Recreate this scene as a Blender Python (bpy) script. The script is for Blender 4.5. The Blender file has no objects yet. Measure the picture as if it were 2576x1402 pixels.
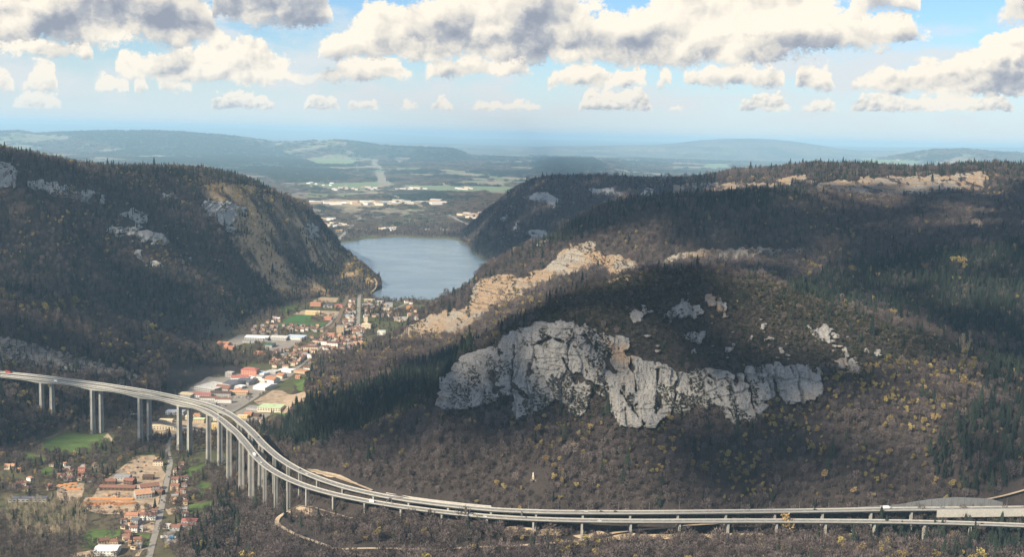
import bpy, math, random
import numpy as np
from mathutils import Vector, Matrix

random.seed(7)
RNG = np.random.default_rng(11)
SC = bpy.context.scene
COL = SC.collection

# ------------------------------------------------------------------ camera, sky, sun, exposure
FPX, CXP, CYP = 3000.0, 1288.0, 701.0          # lens in pixels of a 2576 x 1402 picture
CAMZ = 560.0                                    # metres above the lake
PITCH, ROLL = math.atan(361 / 3000.0), math.radians(1.45)
CM = Matrix.Rotation(math.pi / 2 - PITCH, 3, 'X') @ Matrix.Rotation(ROLL, 3, 'Z')
cam_data = bpy.data.cameras.new('camera')
cam = bpy.data.objects.new('camera', cam_data)
COL.objects.link(cam)
cam.matrix_world = Matrix.Translation((0, 0, CAMZ)) @ CM.to_4x4()
cam_data.sensor_width = 36.0
cam_data.lens = 36.0 * FPX / 2576.0
cam_data.clip_start = 5.0
cam_data.clip_end = 150000.0
SC.camera = cam

SUN_AZ, SUN_EL = math.radians(-137), math.radians(36)      # from +Y, negative = left of the view
SUN_DIR = Vector((math.sin(SUN_AZ) * math.cos(SUN_EL), math.cos(SUN_AZ) * math.cos(SUN_EL), math.sin(SUN_EL)))
sun_data = bpy.data.lights.new('sun', 'SUN')
sun_data.energy = 5.0
sun_data.angle = math.radians(0.53)
sun_data.color = (1.0, 0.87, 0.66)
sun = bpy.data.objects.new('sun', sun_data)
COL.objects.link(sun)
sun.rotation_euler = SUN_DIR.to_track_quat('Z', 'Y').to_euler()
SC.view_settings.view_transform = 'Standard'
SC.view_settings.look = 'None'
SC.view_settings.gamma = 1.0
SC.view_settings.use_curve_mapping = False
SC.view_settings.exposure = 0.74
SC.cycles.use_denoising = True
SC.cycles.max_bounces = 5
SC.cycles.diffuse_bounces = 2
SC.cycles.volume_bounces = 2
SC.cycles.transparent_max_bounces = 8
SC.cycles.caustics_reflective = False
SC.cycles.caustics_refractive = False

# ------------------------------------------------------------------ node helper
class S:
    """A node socket with arithmetic."""
    def __init__(self, nt, s): self.nt, self.s = nt, s
    def _m(self, op, *a, clamp=False):
        n = self.nt.nodes.new('ShaderNodeMath'); n.operation = op; n.use_clamp = clamp
        for i, v in enumerate((self,) + a):
            if isinstance(v, S): self.nt.links.new(v.s, n.inputs[i])
            else: n.inputs[i].default_value = v
        return S(self.nt, n.outputs[0])
    def __add__(self, o): return self._m('ADD', o)
    __radd__ = __add__
    def __mul__(self, o): return self._m('MULTIPLY', o)
    __rmul__ = __mul__
    def __sub__(self, o): return self._m('SUBTRACT', o)
    def __rsub__(self, o): return (self * -1.0) + o
    def __truediv__(self, o): return self._m('DIVIDE', o)
    def clamp(self): return self._m('ADD', 0.0, clamp=True)
    def min(self, o): return self._m('MINIMUM', o)
    def max(self, o): return self._m('MAXIMUM', o)
    def pow(self, o): return self._m('POWER', o)
    def step(self, a, b, lo=0.0, hi=1.0):
        n = self.nt.nodes.new('ShaderNodeMapRange'); n.interpolation_type = 'SMOOTHSTEP'
        self.nt.links.new(self.s, n.inputs[0])
        for i, v in ((1, a), (2, b), (3, lo), (4, hi)):
            if isinstance(v, S): self.nt.links.new(v.s, n.inputs[i])
            else: n.inputs[i].default_value = v
        return S(self.nt, n.outputs[0])

class NT:
    def __init__(self, nt): self.nt = nt
    def node(self, t, **kw):
        n = self.nt.nodes.new(t)
        for k, v in kw.items(): setattr(n, k, v)
        return n
    def link(self, a, b): self.nt.links.new(a.s if isinstance(a, S) else a, b)
    def out(self, n, i=0): return S(self.nt, n.outputs[i])
    def comb(self, x, y, z=0.0):
        n = self.node('ShaderNodeCombineXYZ')
        for i, v in enumerate((x, y, z)):
            if isinstance(v, S): self.link(v, n.inputs[i])
            else: n.inputs[i].default_value = v
        return S(self.nt, n.outputs[0])
    def mixc(self, fac, a, b, mode='MIX'):
        n = self.node('ShaderNodeMix', data_type='RGBA', blend_type=mode)
        for i, v in ((0, fac), (6, a), (7, b)):
            if isinstance(v, S): self.link(v, n.inputs[i])
            elif isinstance(v, (int, float)): n.inputs[i].default_value = v
            else: n.inputs[i].default_value = (*v, 1.0) if len(v) == 3 else v
        return S(self.nt, n.outputs[2])
    def noise(self, vec, scale, detail=4.0, rough=0.55, dim='3D'):
        n = self.node('ShaderNodeTexNoise', noise_dimensions=dim)
        if vec is not None: self.link(vec, n.inputs['Vector'])
        n.inputs['Scale'].default_value = scale
        n.inputs['Detail'].default_value = detail
        n.inputs['Roughness'].default_value = rough
        return S(self.nt, n.outputs[0])
    def voro(self, vec, scale, detail=4.0, rough=0.5, dim='2D', out=0, feature='F1'):
        n = self.node('ShaderNodeTexVoronoi', voronoi_dimensions=dim, feature=feature)
        if vec is not None: self.link(vec, n.inputs['Vector'])
        n.inputs['Scale'].default_value = scale
        if 'Detail' in n.inputs: n.inputs['Detail'].default_value = detail
        if 'Roughness' in n.inputs: n.inputs['Roughness'].default_value = rough
        return S(self.nt, n.outputs[out])
    def vscale(self, vec, sx, sy, sz):
        n = self.node('ShaderNodeVectorMath', operation='MULTIPLY')
        self.link(vec, n.inputs[0]); n.inputs[1].default_value = (sx, sy, sz)
        return S(self.nt, n.outputs[0])
    def pos(self): return S(self.nt, self.node('ShaderNodeNewGeometry').outputs['Position'])
    def ramp(self, fac, stops):
        n = self.node('ShaderNodeValToRGB'); e = n.color_ramp.elements
        while len(e) < len(stops): e.new(0.5)
        for i, (p, c) in enumerate(stops): e[i].position = p; e[i].color = (*c, 1.0)
        self.link(fac, n.inputs[0])
        return S(self.nt, n.outputs[0])

# ------------------------------------------------------------------ pixels to rays and back
CMN = np.array(CM)
def ray(u, v):
    """Slope pair (dx/dy, dz/dy) of the view ray through a point of the 2576 x 1402 picture."""
    u = np.asarray(u, float); v = np.asarray(v, float)
    l = np.stack([(u - CXP) / FPX, (CYP - v) / FPX, -np.ones_like(u + v)], 0)
    d = np.tensordot(CMN, l, 1)
    return d[0] / d[1], d[2] / d[1]
def proj(x, y, z):
    p = np.stack([np.asarray(x, float), np.asarray(y, float), np.asarray(z, float) - CAMZ], 0)
    l = np.tensordot(CMN.T, p, 1)
    return CXP - FPX * l[0] / l[2], CYP + FPX * l[1] / l[2]

# ------------------------------------------------------------------ world: Nishita sky with cumulus rows
world = bpy.data.worlds.new('World')
SC.world = world
world.use_nodes = True
wt = world.node_tree
wt.nodes.clear()
W = NT(wt)
SKY_STRENGTH = 0.081
def build_world():
    sky = W.node('ShaderNodeTexSky', sky_type='NISHITA', sun_disc=False)
    sky.sun_elevation = SUN_EL
    sky.sun_rotation = SUN_AZ % (2 * math.pi)
    sky.altitude = 900.0
    sky.air_density = 1.15; sky.dust_density = 0.7; sky.ozone_density = 1.6
    tc = W.node('ShaderNodeTexCoord')
    sp = W.node('ShaderNodeSeparateXYZ'); W.link(tc.outputs['Generated'], sp.inputs[0])
    x, y, z = (W.out(sp, i) for i in range(3))
    az = x._m('ARCTAN2', y)
    el = z._m('ARCSINE')
    e1 = (el.max(-0.02) + 0.045)
    A = W.comb(az, el * 1.15)
    wv = W.node('ShaderNodeTexNoise', noise_dimensions='2D')
    W.link(A, wv.inputs['Vector']); wv.inputs['Scale'].default_value = 38.0; wv.inputs['Detail'].default_value = 4.0; wv.inputs['Roughness'].default_value = 0.6
    low = W.noise(A, 15.0, 3, 0.5, '2D')
    def vadd(a, b, k):
        n = W.node('ShaderNodeVectorMath', operation='MULTIPLY_ADD')
        W.link(b, n.inputs[0]); n.inputs[1].default_value = (k, k, 0); W.link(a, n.inputs[2])
        return S(wt, n.outputs[0])
    wcol = S(wt, wv.outputs[1])
    def billow(k):
        """Cauliflower relief of puffs 1/k radians across, and how much it faces the sun (up and to the left)."""
        q = vadd(A, wcol, 0.55 / k)
        n = W.node('ShaderNodeVectorMath', operation='ADD')
        W.link(q, n.inputs[0]); n.inputs[1].default_value = (-0.16 / k, 0.22 / k, 0)
        b1 = 1.0 - W.voro(q, k, 3.2, 0.48)
        b2 = 1.0 - W.voro(S(wt, n.outputs[0]), k, 2.8, 0.46)
        g = W.node('ShaderNodeVectorMath', operation='ADD')
        W.link(q, g.inputs[0]); g.inputs[1].default_value = (-0.34 / k, 0.5 / k, 0)
        l1 = W.noise(q, k * 0.42, 2, 0.5, '2D')
        l2 = W.noise(S(wt, g.outputs[0]), k * 0.42, 2, 0.5, '2D')
        return b1, (b1 - b2) * 1.1 + (l1 - l2) * 2.2
    fine = W.noise(A, 260.0, 5, 0.65, '2D')
    nx = ((az + 0.6) / 1.2).clamp()
    base = W.mixc(1.0, W.out(sky), (0.62, 0.80, 1.02), 'MULTIPLY')
    # milky band towards the horizon
    hz = el.step(0.0, 0.085, 1.0, 0.0)
    base = W.mixc(hz * 0.75, base, (5.9, 6.45, 6.75))
    cur = base
    veil = W.noise(W.comb(az, el * 2.6), 9.0, 6, 0.6, '2D').step(0.40, 0.66) * el.step(0.0, 0.03)
    cur = W.mixc(veil * 0.85, cur, (5.9, 6.1, 6.2))
    EL0, ELR = -0.03, 0.17
    def curve(pts):
        n = W.node('ShaderNodeFloatCurve')
        c = n.mapping.curves[0]
        pts = sorted(pts)
        while len(c.points) < len(pts): c.points.new(0.5, 0.5)
        for q, (px, py) in zip(c.points, pts):
            q.location = (px, py); q.handle_type = 'AUTO'
        n.mapping.update()
        n.inputs[0].default_value = 1.0
        W.link(nx, n.inputs[1])
        return W.out(n) * ELR + EL0
    def azel(u, v):
        a, s = ray(u, v)
        azv = math.atan(float(a)); elv = math.atan2(float(s), math.sqrt(1 + float(a) ** 2))
        return azv, elv
    def row(tops, base_pts, k, gain, dark, fade):
        """tops, base_pts: outline points read in the picture; k: puffs per radian; the row goes on beyond the frame."""
        nonlocal cur
        tp, bp = [], []
        for (u, v) in tops:
            q, e = azel(u, v); tp.append(((q + 0.6) / 1.2, (e - EL0) / ELR))
        for (u, v) in base_pts:
            q, e = azel(u, v); bp.append(((q + 0.6) / 1.2, (e - EL0) / ELR))
        T = curve(tp); b = curve(bp)
        B, lit = billow(k)
        sg = 0.5 / k
        h = (T - b).max(0.002)
        dt = (T - el) / sg + (B - 0.42) * gain + (fine - 0.5) * 1.0 + (1.15 if k > 40 else 0.8)
        db = (el - b) / (sg * 0.8) + (fine - 0.5) * 1.2 + (B - 0.6) * 0.8
        d = dt.min(db).step(-0.1, 0.45)
        d = d * (T - b).step(-0.001, 0.004) * fade
        t = ((el - b) / h).clamp()
        lum = t * 0.55 + lit * 0.62 + (low - 0.5) * 1.5 + (fine - 0.5) * 0.35 + (0.36 - dark)
        rim = (1.0 - (dt * 0.5).clamp()) * 0.22
        lum = (lum + rim).clamp()
        c = W.ramp(lum, [(0.0, (2.5, 2.75, 3.3)), (0.3, (3.75, 3.85, 4.1)), (0.6, (6.1, 5.75, 5.2)), (1.0, (8.0, 7.3, 6.2))])
        hazed = W.mixc(el.step(-0.01, 0.07, 0.42, 0.0), c, (5.7, 6.0, 6.1))
        cur = W.mixc(d, cur, hazed)
    OUT_L = [(-900, 300), (-700, 210), (-500, 230), (-300, 190)]
    def bumps(spec, base):
        """spec: (x0, x1, top) humps; between them the outline dips below the base."""
        pts = []
        for (x0, x1, ys) in spec:
            n = len(ys)
            pts.append((x0 - 6, base + 14))
            for i, yv in enumerate(ys):
                pts.append((x0 + (x1 - x0) * (i + 0.5) / n, yv))
            pts.append((x1 + 6, base + 14))
        return pts
    flat = lambda v, t=0.0: [(u, v + t * u / 2576.0) for u in (-1000, 0, 1288, 2576, 3500)]
    row(bumps([(-900, -300, [262, 255, 262]), (20, 160, [247, 240, 246]), (520, 700, [246, 242, 250]), (760, 860, [250, 244, 252]), (870, 960, [262, 258, 264]),
               (1000, 1060, [264, 264]), (1085, 1140, [254, 252, 262]), (1180, 1370, [268, 264, 268, 264, 268]), (1450, 1640, [238, 232, 236, 232]), (1680, 1720, [272, 270]),
               (1855, 1990, [262, 250, 242, 254]), (2010, 2110, [268, 262]), (2130, 2560, [252, 246, 252, 244, 250, 256]), (2700, 3400, [240, 230, 240])], 274), flat(277, 8), 110.0, 1.5, -0.15, 1.0)
    row(bumps([(-1000, -100, [190, 175, 190, 200]), (-40, 40, [202, 200, 210]), (55, 155, [192, 176, 174, 196]), (230, 330, [215, 206, 204, 210]), (335, 385, [201, 198, 206]), (390, 490, [210, 206, 218]),
               (1362, 1640, [206, 184, 180, 186, 192, 186, 200]), (1650, 1690, [190, 188]), (1698, 1985, [206, 192, 190, 182, 174, 182]), (1992, 2112, [186, 178, 190]),
               (2118, 2900, [218, 192, 188, 176, 160, 120, 92, 74, 66, 50, 40, 40])], 240), [(-1000, 236), (200, 238), (600, 240), (1288, 231), (1900, 227), (2120, 236), (2300, 246), (2576, 250), (3500, 252)], 52.0, 1.5, -0.08, 1.0)
    row(bumps([(-1000, -200, [110, 90, 120]), (-150, 262, [110, 108, 112, 118]), (278, 745, [158, 148, 146, 138, 134, 120, 118, 140, 168]), (800, 1045, [170, 160, 158, 170]), (1060, 1350, [172, 162, 160, 166]), (2600, 3400, [150, 120, 150])], 196), [(-1000, 165), (268, 166), (284, 200), (1288, 201), (3500, 204)], 48.0, 1.5, 0.0, 1.0)
    row(bumps([(800, 2352, [104, 66, 26, 14, 0, -20, -40, -40, -40, -30, 0, 36, 44, 20, -10, -50, -60, -60, -50, -30, 10, 40, 54, 62, 92])], 164),
        [(-1000, 160), (300, 165), (800, 160), (1000, 168), (1288, 166), (1520, 178), (1750, 180), (1900, 170), (2050, 158), (2200, 138), (2350, 122), (2600, 120), (3500, 120)], 30.0, 1.5, 0.0, 1.0)
    row(bumps([(-1000, 614, [-60, -80, -60, -60, -80, -80, -80, -80, -80, -80, -60, 44]), (1830, 2120, [88, 66, 60, 54, 62, 80])], 128),
        [(-1000, 128), (610, 126), (1200, 126), (1830, 110), (2120, 106), (3500, 110)], 30.0, 1.5, 0.06, 1.0)
    row(bumps([(530, 858, [-80, -90, -90, -90, -70, 6]), (880, 1500, [-60, -80, -60, -60, -80, -50]), (2120, 2330, [-10, -30, -30, -20]), (2460, 3400, [-10, -40, -80, -80])], 76),
        [(-1000, 60), (560, 76), (850, 74), (900, 10), (1500, 8), (2130, 50), (2330, 40), (2450, 60), (3500, 60)], 30.0, 1.5, 0.16, 0.97)
    # the same field of cumulus goes on overhead
    B, lit0 = billow(20.0)
    cov = (low + (B - 0.5) * 0.5).step(0.42, 0.62) * el.step(0.125, 0.2)
    back = (az._m('ABSOLUTE')).step(0.55, 0.62) * el.step(0.03, 0.06) * (low + (B - 0.5) * 0.5).step(0.44, 0.62) * el.step(0.125, 0.2, 1.0, 0.0)
    oc = W.ramp((lit0 + 0.5).clamp(), [(0.0, (3.6, 4.0, 4.8)), (0.5, (6.0, 6.0, 6.2)), (1.0, (9.5, 9.0, 8.2))])
    cur = W.mixc((cov + back).clamp() * 0.9, cur, oc)
    bg = W.node('ShaderNodeBackground')
    W.link(cur, bg.inputs[0])
    bg.inputs[1].default_value = SKY_STRENGTH
    o = W.node('ShaderNodeOutputWorld')
    W.link(bg.outputs[0], o.inputs[0])
build_world()
world.cycles.sampling_method = 'MANUAL'
world.cycles.sample_map_resolution = 512

# ------------------------------------------------------------------ numeric noise
def _hash(ix, iy, seed):
    h = (ix.astype(np.int64) * 374761393 + iy.astype(np.int64) * 668265263 + seed * 974634777) & 0x7fffffff
    h = ((h ^ (h >> 13)) * 1274126177) & 0x7fffffff
    return ((h ^ (h >> 16)) & 0xffff) / 65535.0
def vnoise(x, y, seed=0):
    x = np.asarray(x, float); y = np.asarray(y, float)
    ix = np.floor(x); iy = np.floor(y)
    fx = x - ix; fy = y - iy
    fx = fx * fx * (3 - 2 * fx); fy = fy * fy * (3 - 2 * fy)
    a = _hash(ix, iy, seed); b = _hash(ix + 1, iy, seed)
    c = _hash(ix, iy + 1, seed); d = _hash(ix + 1, iy + 1, seed)
    return (a * (1 - fx) + b * fx) * (1 - fy) + (c * (1 - fx) + d * fx) * fy
def fbm(x, y, oct=4, seed=0, gain=0.5):
    t = 0.0; amp = 1.0; tot = 0.0
    for o in range(oct):
        t = t + amp * vnoise(x * 2 ** o + 17.3 * o, y * 2 ** o - 9.1 * o, seed + o)
        tot += amp; amp *= gain
    return t / tot * 2 - 1
def sstep(a, b, x):
    t = np.clip((x - a) / (b - a), 0, 1)
    return t * t * (3 - 2 * t)
def inpoly(px, py, poly):
    px = np.asarray(px, float); py = np.asarray(py, float)
    r = np.zeros(np.broadcast(px, py).shape, bool)
    n = len(poly)
    for i in range(n):
        x1, y1 = poly[i]; x2, y2 = poly[(i + 1) % n]
        if y1 == y2: continue
        c = ((y1 > py) != (y2 > py)) & (px < (x2 - x1) * (py - y1) / (y2 - y1) + x1)
        r ^= c
    return r

# ------------------------------------------------------------------ terrain: one height field over the ground plan
# Feature lines (crests, feet of slopes, terraces) are given as points (u, v, Y or z): the sight line through
# picture point u, v cut at distance Y (values above 600) or at height z (below 600).
def line3(pts):
    out = []
    for (u, v, q) in pts:
        a, s = ray(u, v)
        if q > 600: Y = q; z = CAMZ + s * Y
        else: z = q; Y = (z - CAMZ) / s
        out.append((float(a), float(Y), float(z)))
    out.sort()
    return np.array(out)
def shift(l, dY, dz):
    m = l.copy(); m[:, 1] += dY; m[:, 2] += dz
    return m
A0, A1 = float(ray(-330, 400)[0]), float(ray(2906, 400)[0])
NC = 930
AC = np.linspace(A0, A1, NC)
_r = [700.0]
while _r[-1] < 7000: _r.append(_r[-1] * 1.0046)
while _r[-1] < 131000: _r.append(_r[-1] * 1.0125)
YR = np.array(_r)
NR = len(YR)
def component(lines):
    lo = max(l[0, 0] for l in lines); hi = min(l[-1, 0] for l in lines)
    Yk = np.stack([np.interp(AC, l[:, 0], l[:, 1]) for l in lines])
    zk = np.stack([np.interp(AC, l[:, 0], l[:, 2]) for l in lines])
    for k in range(1, len(lines)): Yk[k] = np.maximum(Yk[k], Yk[k - 1] + 4.0)
    h = np.diff(Yk, axis=0); dl = np.diff(zk, axis=0) / h
    m = np.zeros_like(zk)
    m[0] = dl[0]; m[-1] = dl[-1]
    for k in range(1, len(lines) - 1):
        same = dl[k - 1] * dl[k] > 0
        w1 = 2 * h[k] + h[k - 1]; w2 = h[k] + 2 * h[k - 1]
        m[k] = np.where(same, (w1 + w2) / (w1 / np.where(same, dl[k - 1], 1) + w2 / np.where(same, dl[k], 1)), 0)
    Z = np.full((NR, NC), -500.0)
    Y = YR[:, None]
    for k in range(len(lines) - 1):
        t = (Y - Yk[k]) / h[k]
        ok = (t >= 0) & (t <= 1)
        z = ((1 + 2 * t) * (1 - t) ** 2) * zk[k] + (t * (1 - t) ** 2) * h[k] * m[k] + (t * t * (3 - 2 * t)) * zk[k + 1] + (t * t * (t - 1)) * h[k] * m[k + 1]
        Z = np.where(ok, z, Z)
    Z[:, (AC < lo - 1e-6) | (AC > hi + 1e-6)] = -500.0
    return Z
GX = AC[None, :] * YR[:, None]
GY = np.broadcast_to(YR[:, None], GX.shape)

# left mountain
L_ridge = line3([(-420, 318, 2900), (-200, 345, 3050), (0, 380, 3300), (60, 387, 3350), (150, 409, 3450), (200, 422, 3550), (270, 429, 3700), (350, 426, 3850), (450, 428, 4000), (520, 437, 4100),
                 (580, 446, 4200), (640, 467, 4300), (700, 495, 4450), (764, 522, 4700), (790, 552, 4900), (812, 572, 5150), (835, 596, 5350), (848, 606, 5450), (856, 631, 4950), (866, 642, 4750), (903, 670, 4500), (932, 694, 4330), (954, 715, 4220), (962, 722, 2)])
L_foot = line3([(-420, 960, 14), (0, 925, 14), (200, 905, 12), (400, 885, 11), (500, 862, 10), (560, 838, 8), (620, 803, 7), (680, 778, 6), (760, 755, 5), (850, 744, 4), (900, 737, 3), (940, 731, 3), (954, 728, 2), (962, 724, 1)])
def between(l0, l1, ty, tz):
    q = np.unique(np.concatenate([l0[:, 0], l1[:, 0]]))
    f = lambda l, c: np.interp(q, l[:, 0], l[:, c])
    return np.stack([q, f(l0, 1) * (1 - ty) + f(l1, 1) * ty, f(l0, 2) * (1 - tz) + f(l1, 2) * tz], 1)
L_up = between(L_foot, L_ridge, 0.66, 0.72)
L_mid = between(L_foot, L_ridge, 0.42, 0.36)
ZL = component([shift(L_foot, -120, -40), L_foot, L_mid, L_up, L_ridge, shift(L_ridge, 350, -40), shift(L_ridge, 900, -260), shift(L_ridge, 1700, -560)])
# spur in front of it, with the low cliff above the viaduct's far end
P_ridge = line3([(-420, 690, 2350), (-200, 708, 2420), (0, 727, 2500), (100, 744, 2530), (200, 768, 2550), (280, 800, 2560), (350, 828, 2580), (420, 856, 2620), (480, 884, 2660), (540, 908, 2700), (620, 925, 2720), (700, 930, 8), (760, 934, 2)])
P_foot = line3([(-420, 1210, 36), (0, 1120, 32), (60, 1098, 30), (100, 1085, 28), (190, 1058, 25), (260, 1044, 22), (350, 1030, 20), (420, 1000, 18), (470, 975, 16), (540, 948, 14), (620, 938, 12), (700, 937, 5), (760, 937, 0)])
P_low = line3([(-420, 960, 2130), (0, 945, 2160), (100, 948, 2190), (200, 950, 2230), (290, 946, 2290), (350, 950, 2350), (420, 955, 2400), (480, 945, 2500), (540, 934, 2600), (620, 931, 2660), (700, 934, 6), (760, 936, 1)])
P_cl = line3([(-420, 850, 2190), (0, 856, 2220), (60, 862, 2240), (150, 882, 2270), (220, 905, 2300), (290, 925, 2330), (350, 938, 2390), (420, 940, 2450), (480, 930, 2550), (540, 925, 2640), (620, 928, 2690), (700, 932, 7), (760, 935, 1.5)])
ZP = component([shift(P_foot, -80, -30), P_foot, P_low, P_cl, P_ridge, shift(P_ridge, 120, -30), shift(P_ridge, 260, -160)])
# mountain on the far right of the lake
R1_ridge = line3([(1125, 607, 6650), (1150, 603, 6500), (1180, 582, 6400), (1215, 547, 6350), (1260, 510, 6300), (1310, 472, 6200), (1350, 457, 6100), (1385, 450, 6000), (1450, 452, 5900), (1550, 456, 5800), (1650, 461, 5650), (1720, 459, 5500), (1760, 454, 5350), (1800, 449, 5200),
                  (1850, 442, 5000), (1920, 436, 4800), (1985, 428, 4600), (2050, 422, 4450), (2150, 425, 4350), (2250, 429, 4300), (2350, 427, 4200), (2430, 425, 4150), (2500, 422, 4100), (2576, 422, 4050), (2910, 416, 3950)])
R1_foot = line3([(1125, 609, 1), (1150, 608, 1), (1175, 617, 1), (1190, 636, 1), (1230, 662, 1), (1300, 700, 1), (1400, 710, 4600), (1600, 660, 4300), (1800, 580, 4100), (1950, 520, 3950), (2100, 496, 3800), (2300, 492, 3760), (2500, 492, 3700), (2910, 500, 3600)])
R1_mid = between(R1_foot, R1_ridge, 0.40, 0.55)
ZR1 = component([shift(R1_foot, -60, -40), R1_foot, R1_mid, R1_ridge, shift(R1_ridge, 500, -25), shift(R1_ridge, 1500, -220), shift(R1_ridge, 2600, -620)])
# main mountain on the right
R2_gully = line3([(600, 1125, 4), (660, 1094, 14), (720, 1090, 22), (780, 1105, 1800), (830, 1125, 1880), (900, 1097, 1960), (1000, 1057, 2080), (1100, 1012, 2200), (1200, 925, 2320), (1300, 838, 2420), (1400, 776, 2470), (1500, 733, 2500), (1720, 694, 2480), (1950, 728, 2400), (2150, 800, 2280), (2300, 832, 2230), (2400, 872, 2140), (2576, 940, 2000), (2910, 1040, 1900)])
R2_mid = line3([(600, 1112, 2), (680, 1052, 16), (740, 987, 16), (780, 940, 14), (830, 908, 16), (900, 900, 18), (960, 872, 2930), (1000, 857, 2950), (1080, 852, 2950), (1180, 803, 2960), (1250, 773, 2960), (1310, 738, 2960), (1420, 698, 2960), (1500, 690, 2940), (1600, 690, 2900), (1750, 668, 2850), (2000, 648, 2760), (2300, 622, 2720), (2576, 602, 2700), (2910, 590, 2700)])
R2_ridge = line3([(600, 1110, 0), (680, 1046, 0), (740, 980, 1), (780, 925, 2), (830, 895, 4), (900, 884, 8), (960, 864, 3020), (1000, 847, 3040), (1060, 798, 3080), (1100, 771, 3100), (1150, 745, 3120), (1190, 722, 3140), (1203, 694, 3150), (1230, 676, 3160), (1260, 660, 3170), (1300, 640, 3180), (1350, 620, 3190), (1385, 603, 3200), (1440, 567, 3200),
                  (1480, 543, 3190), (1520, 527, 3180), (1580, 513, 3160), (1650, 506, 3140), (1700, 499, 3120), (1800, 494, 3100), (1900, 487, 3080), (1990, 485, 3080), (2060, 493, 3180), (2150, 503, 3400), (2300, 503, 3560), (2576, 505, 3560), (2910, 510, 3560)])
ZR2 = component([shift(R2_gully, -160, -70), R2_gully, R2_mid, R2_ridge, shift(R2_ridge, 160, -25), shift(R2_ridge, 420, -220), shift(R2_ridge, 700, -520)])
# dome in front, hillside under the motorway, near ground
G0 = line3([(-420, 1700, 40), (500, 1700, 40), (700, 1700, 150), (1100, 1700, 200), (2910, 1700, 210)])
G1 = line3([(-420, 1402, 20), (420, 1402, 24), (520, 1402, 34), (600, 1402, 48), (700, 1402, 72), (800, 1402, 90), (1000, 1402, 100), (1500, 1402, 104), (2576, 1402, 106), (2910, 1402, 106)])
D1 = line3([(-420, 1350, 10), (440, 1350, 18), (500, 1330, 26), (560, 1310, 32), (620, 1285, 40), (680, 1272, 58), (740, 1262, 82), (800, 1272, 96), (900, 1292, 103), (1000, 1308, 105), (1168, 1330, 106), (1342, 1344, 104), (1464, 1354, 103), (1710, 1354, 103), (1954, 1355, 103), (2200, 1346, 105), (2400, 1342, 108), (2576, 1340, 110), (2910, 1335, 112)])
D2 = line3([(-420, 1300, 5), (440, 1300, 14), (500, 1270, 20), (560, 1230, 28), (600, 1190, 30), (640, 1150, 36), (680, 1168, 64), (700, 1172, 78), (744, 1190, 104), (800, 1205, 118), (857, 1220, 123), (932, 1237, 126), (1007, 1251, 128), (1168, 1268, 129.5), (1393, 1284, 130.5), (1881, 1281, 131), (2256, 1275, 131.5), (2576, 1268, 134), (2910, 1260, 138)])
D_base = line3([(-420, 1290, 2), (440, 1280, 8), (560, 1190, 18), (600, 1150, 22), (640, 1118, 24), (690, 1160, 72), (720, 1163, 1560), (760, 1148, 1590), (900, 1108, 1600), (1000, 1078, 1590), (1110, 1026, 1560), (1230, 1012, 1530), (1340, 1026, 1500), (1450, 1046, 1490), (1560, 1060, 1480), (1640, 1060, 1480), (1740, 1042, 1490), (1900, 1032, 1500), (2050, 1003, 1510), (2300, 1015, 1520), (2576, 1055, 1500), (2910, 1080, 1500)])
D_top = line3([(-420, 1288, 1), (440, 1275, 6), (560, 1180, 14), (600, 1140, 16), (640, 1112, 18), (690, 1150, 1600), (720, 1161, 1590), (760, 1138, 1625), (830, 1115, 1650), (900, 1090, 1660), (1000, 1052, 1660), (1103, 1014, 1625), (1112, 992, 1615), (1140, 943, 1610), (1165, 900, 1605), (1200, 889, 1590), (1240, 877, 1578), (1290, 835, 1570), (1400, 812, 1560), (1470, 822, 1550), (1530, 850, 1540), (1580, 880, 1530), (1640, 915, 1522), (1720, 932, 1522), (1830, 937, 1530), (1900, 926, 1540), (2060, 928, 1560), (2150, 935, 1580), (2300, 945, 1600), (2576, 1005, 1600), (2910, 1050, 1600)])
D_crest = line3([(-420, 1286, 0), (440, 1270, 4), (560, 1170, 8), (600, 1132, 10), (640, 1108, 14), (690, 1143, 1640), (720, 1156, 1630), (760, 1135, 1660), (830, 1112, 1690), (900, 1087, 1700), (1000, 1048, 1700), (1103, 1010, 1650), (1112, 986, 1640), (1140, 938, 1640), (1165, 896, 1640), (1200, 883, 1680), (1290, 824, 1700), (1400, 761, 1720), (1500, 720, 1740), (1600, 696, 1760), (1720, 684, 1780), (1830, 694, 1780), (1950, 719, 1780), (2050, 756, 1780), (2150, 792, 1770), (2300, 824, 1770), (2400, 864, 1760), (2460, 904, 1740), (2576, 955, 1700), (2910, 1010, 1700)])
D_back = shift(D_crest, 120, -12)
ZD = component([G0, G1, D1, D2, D_base, D_top, D_crest, D_back, shift(D_crest, 330, -110), shift(D_crest, 700, -330)])
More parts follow.
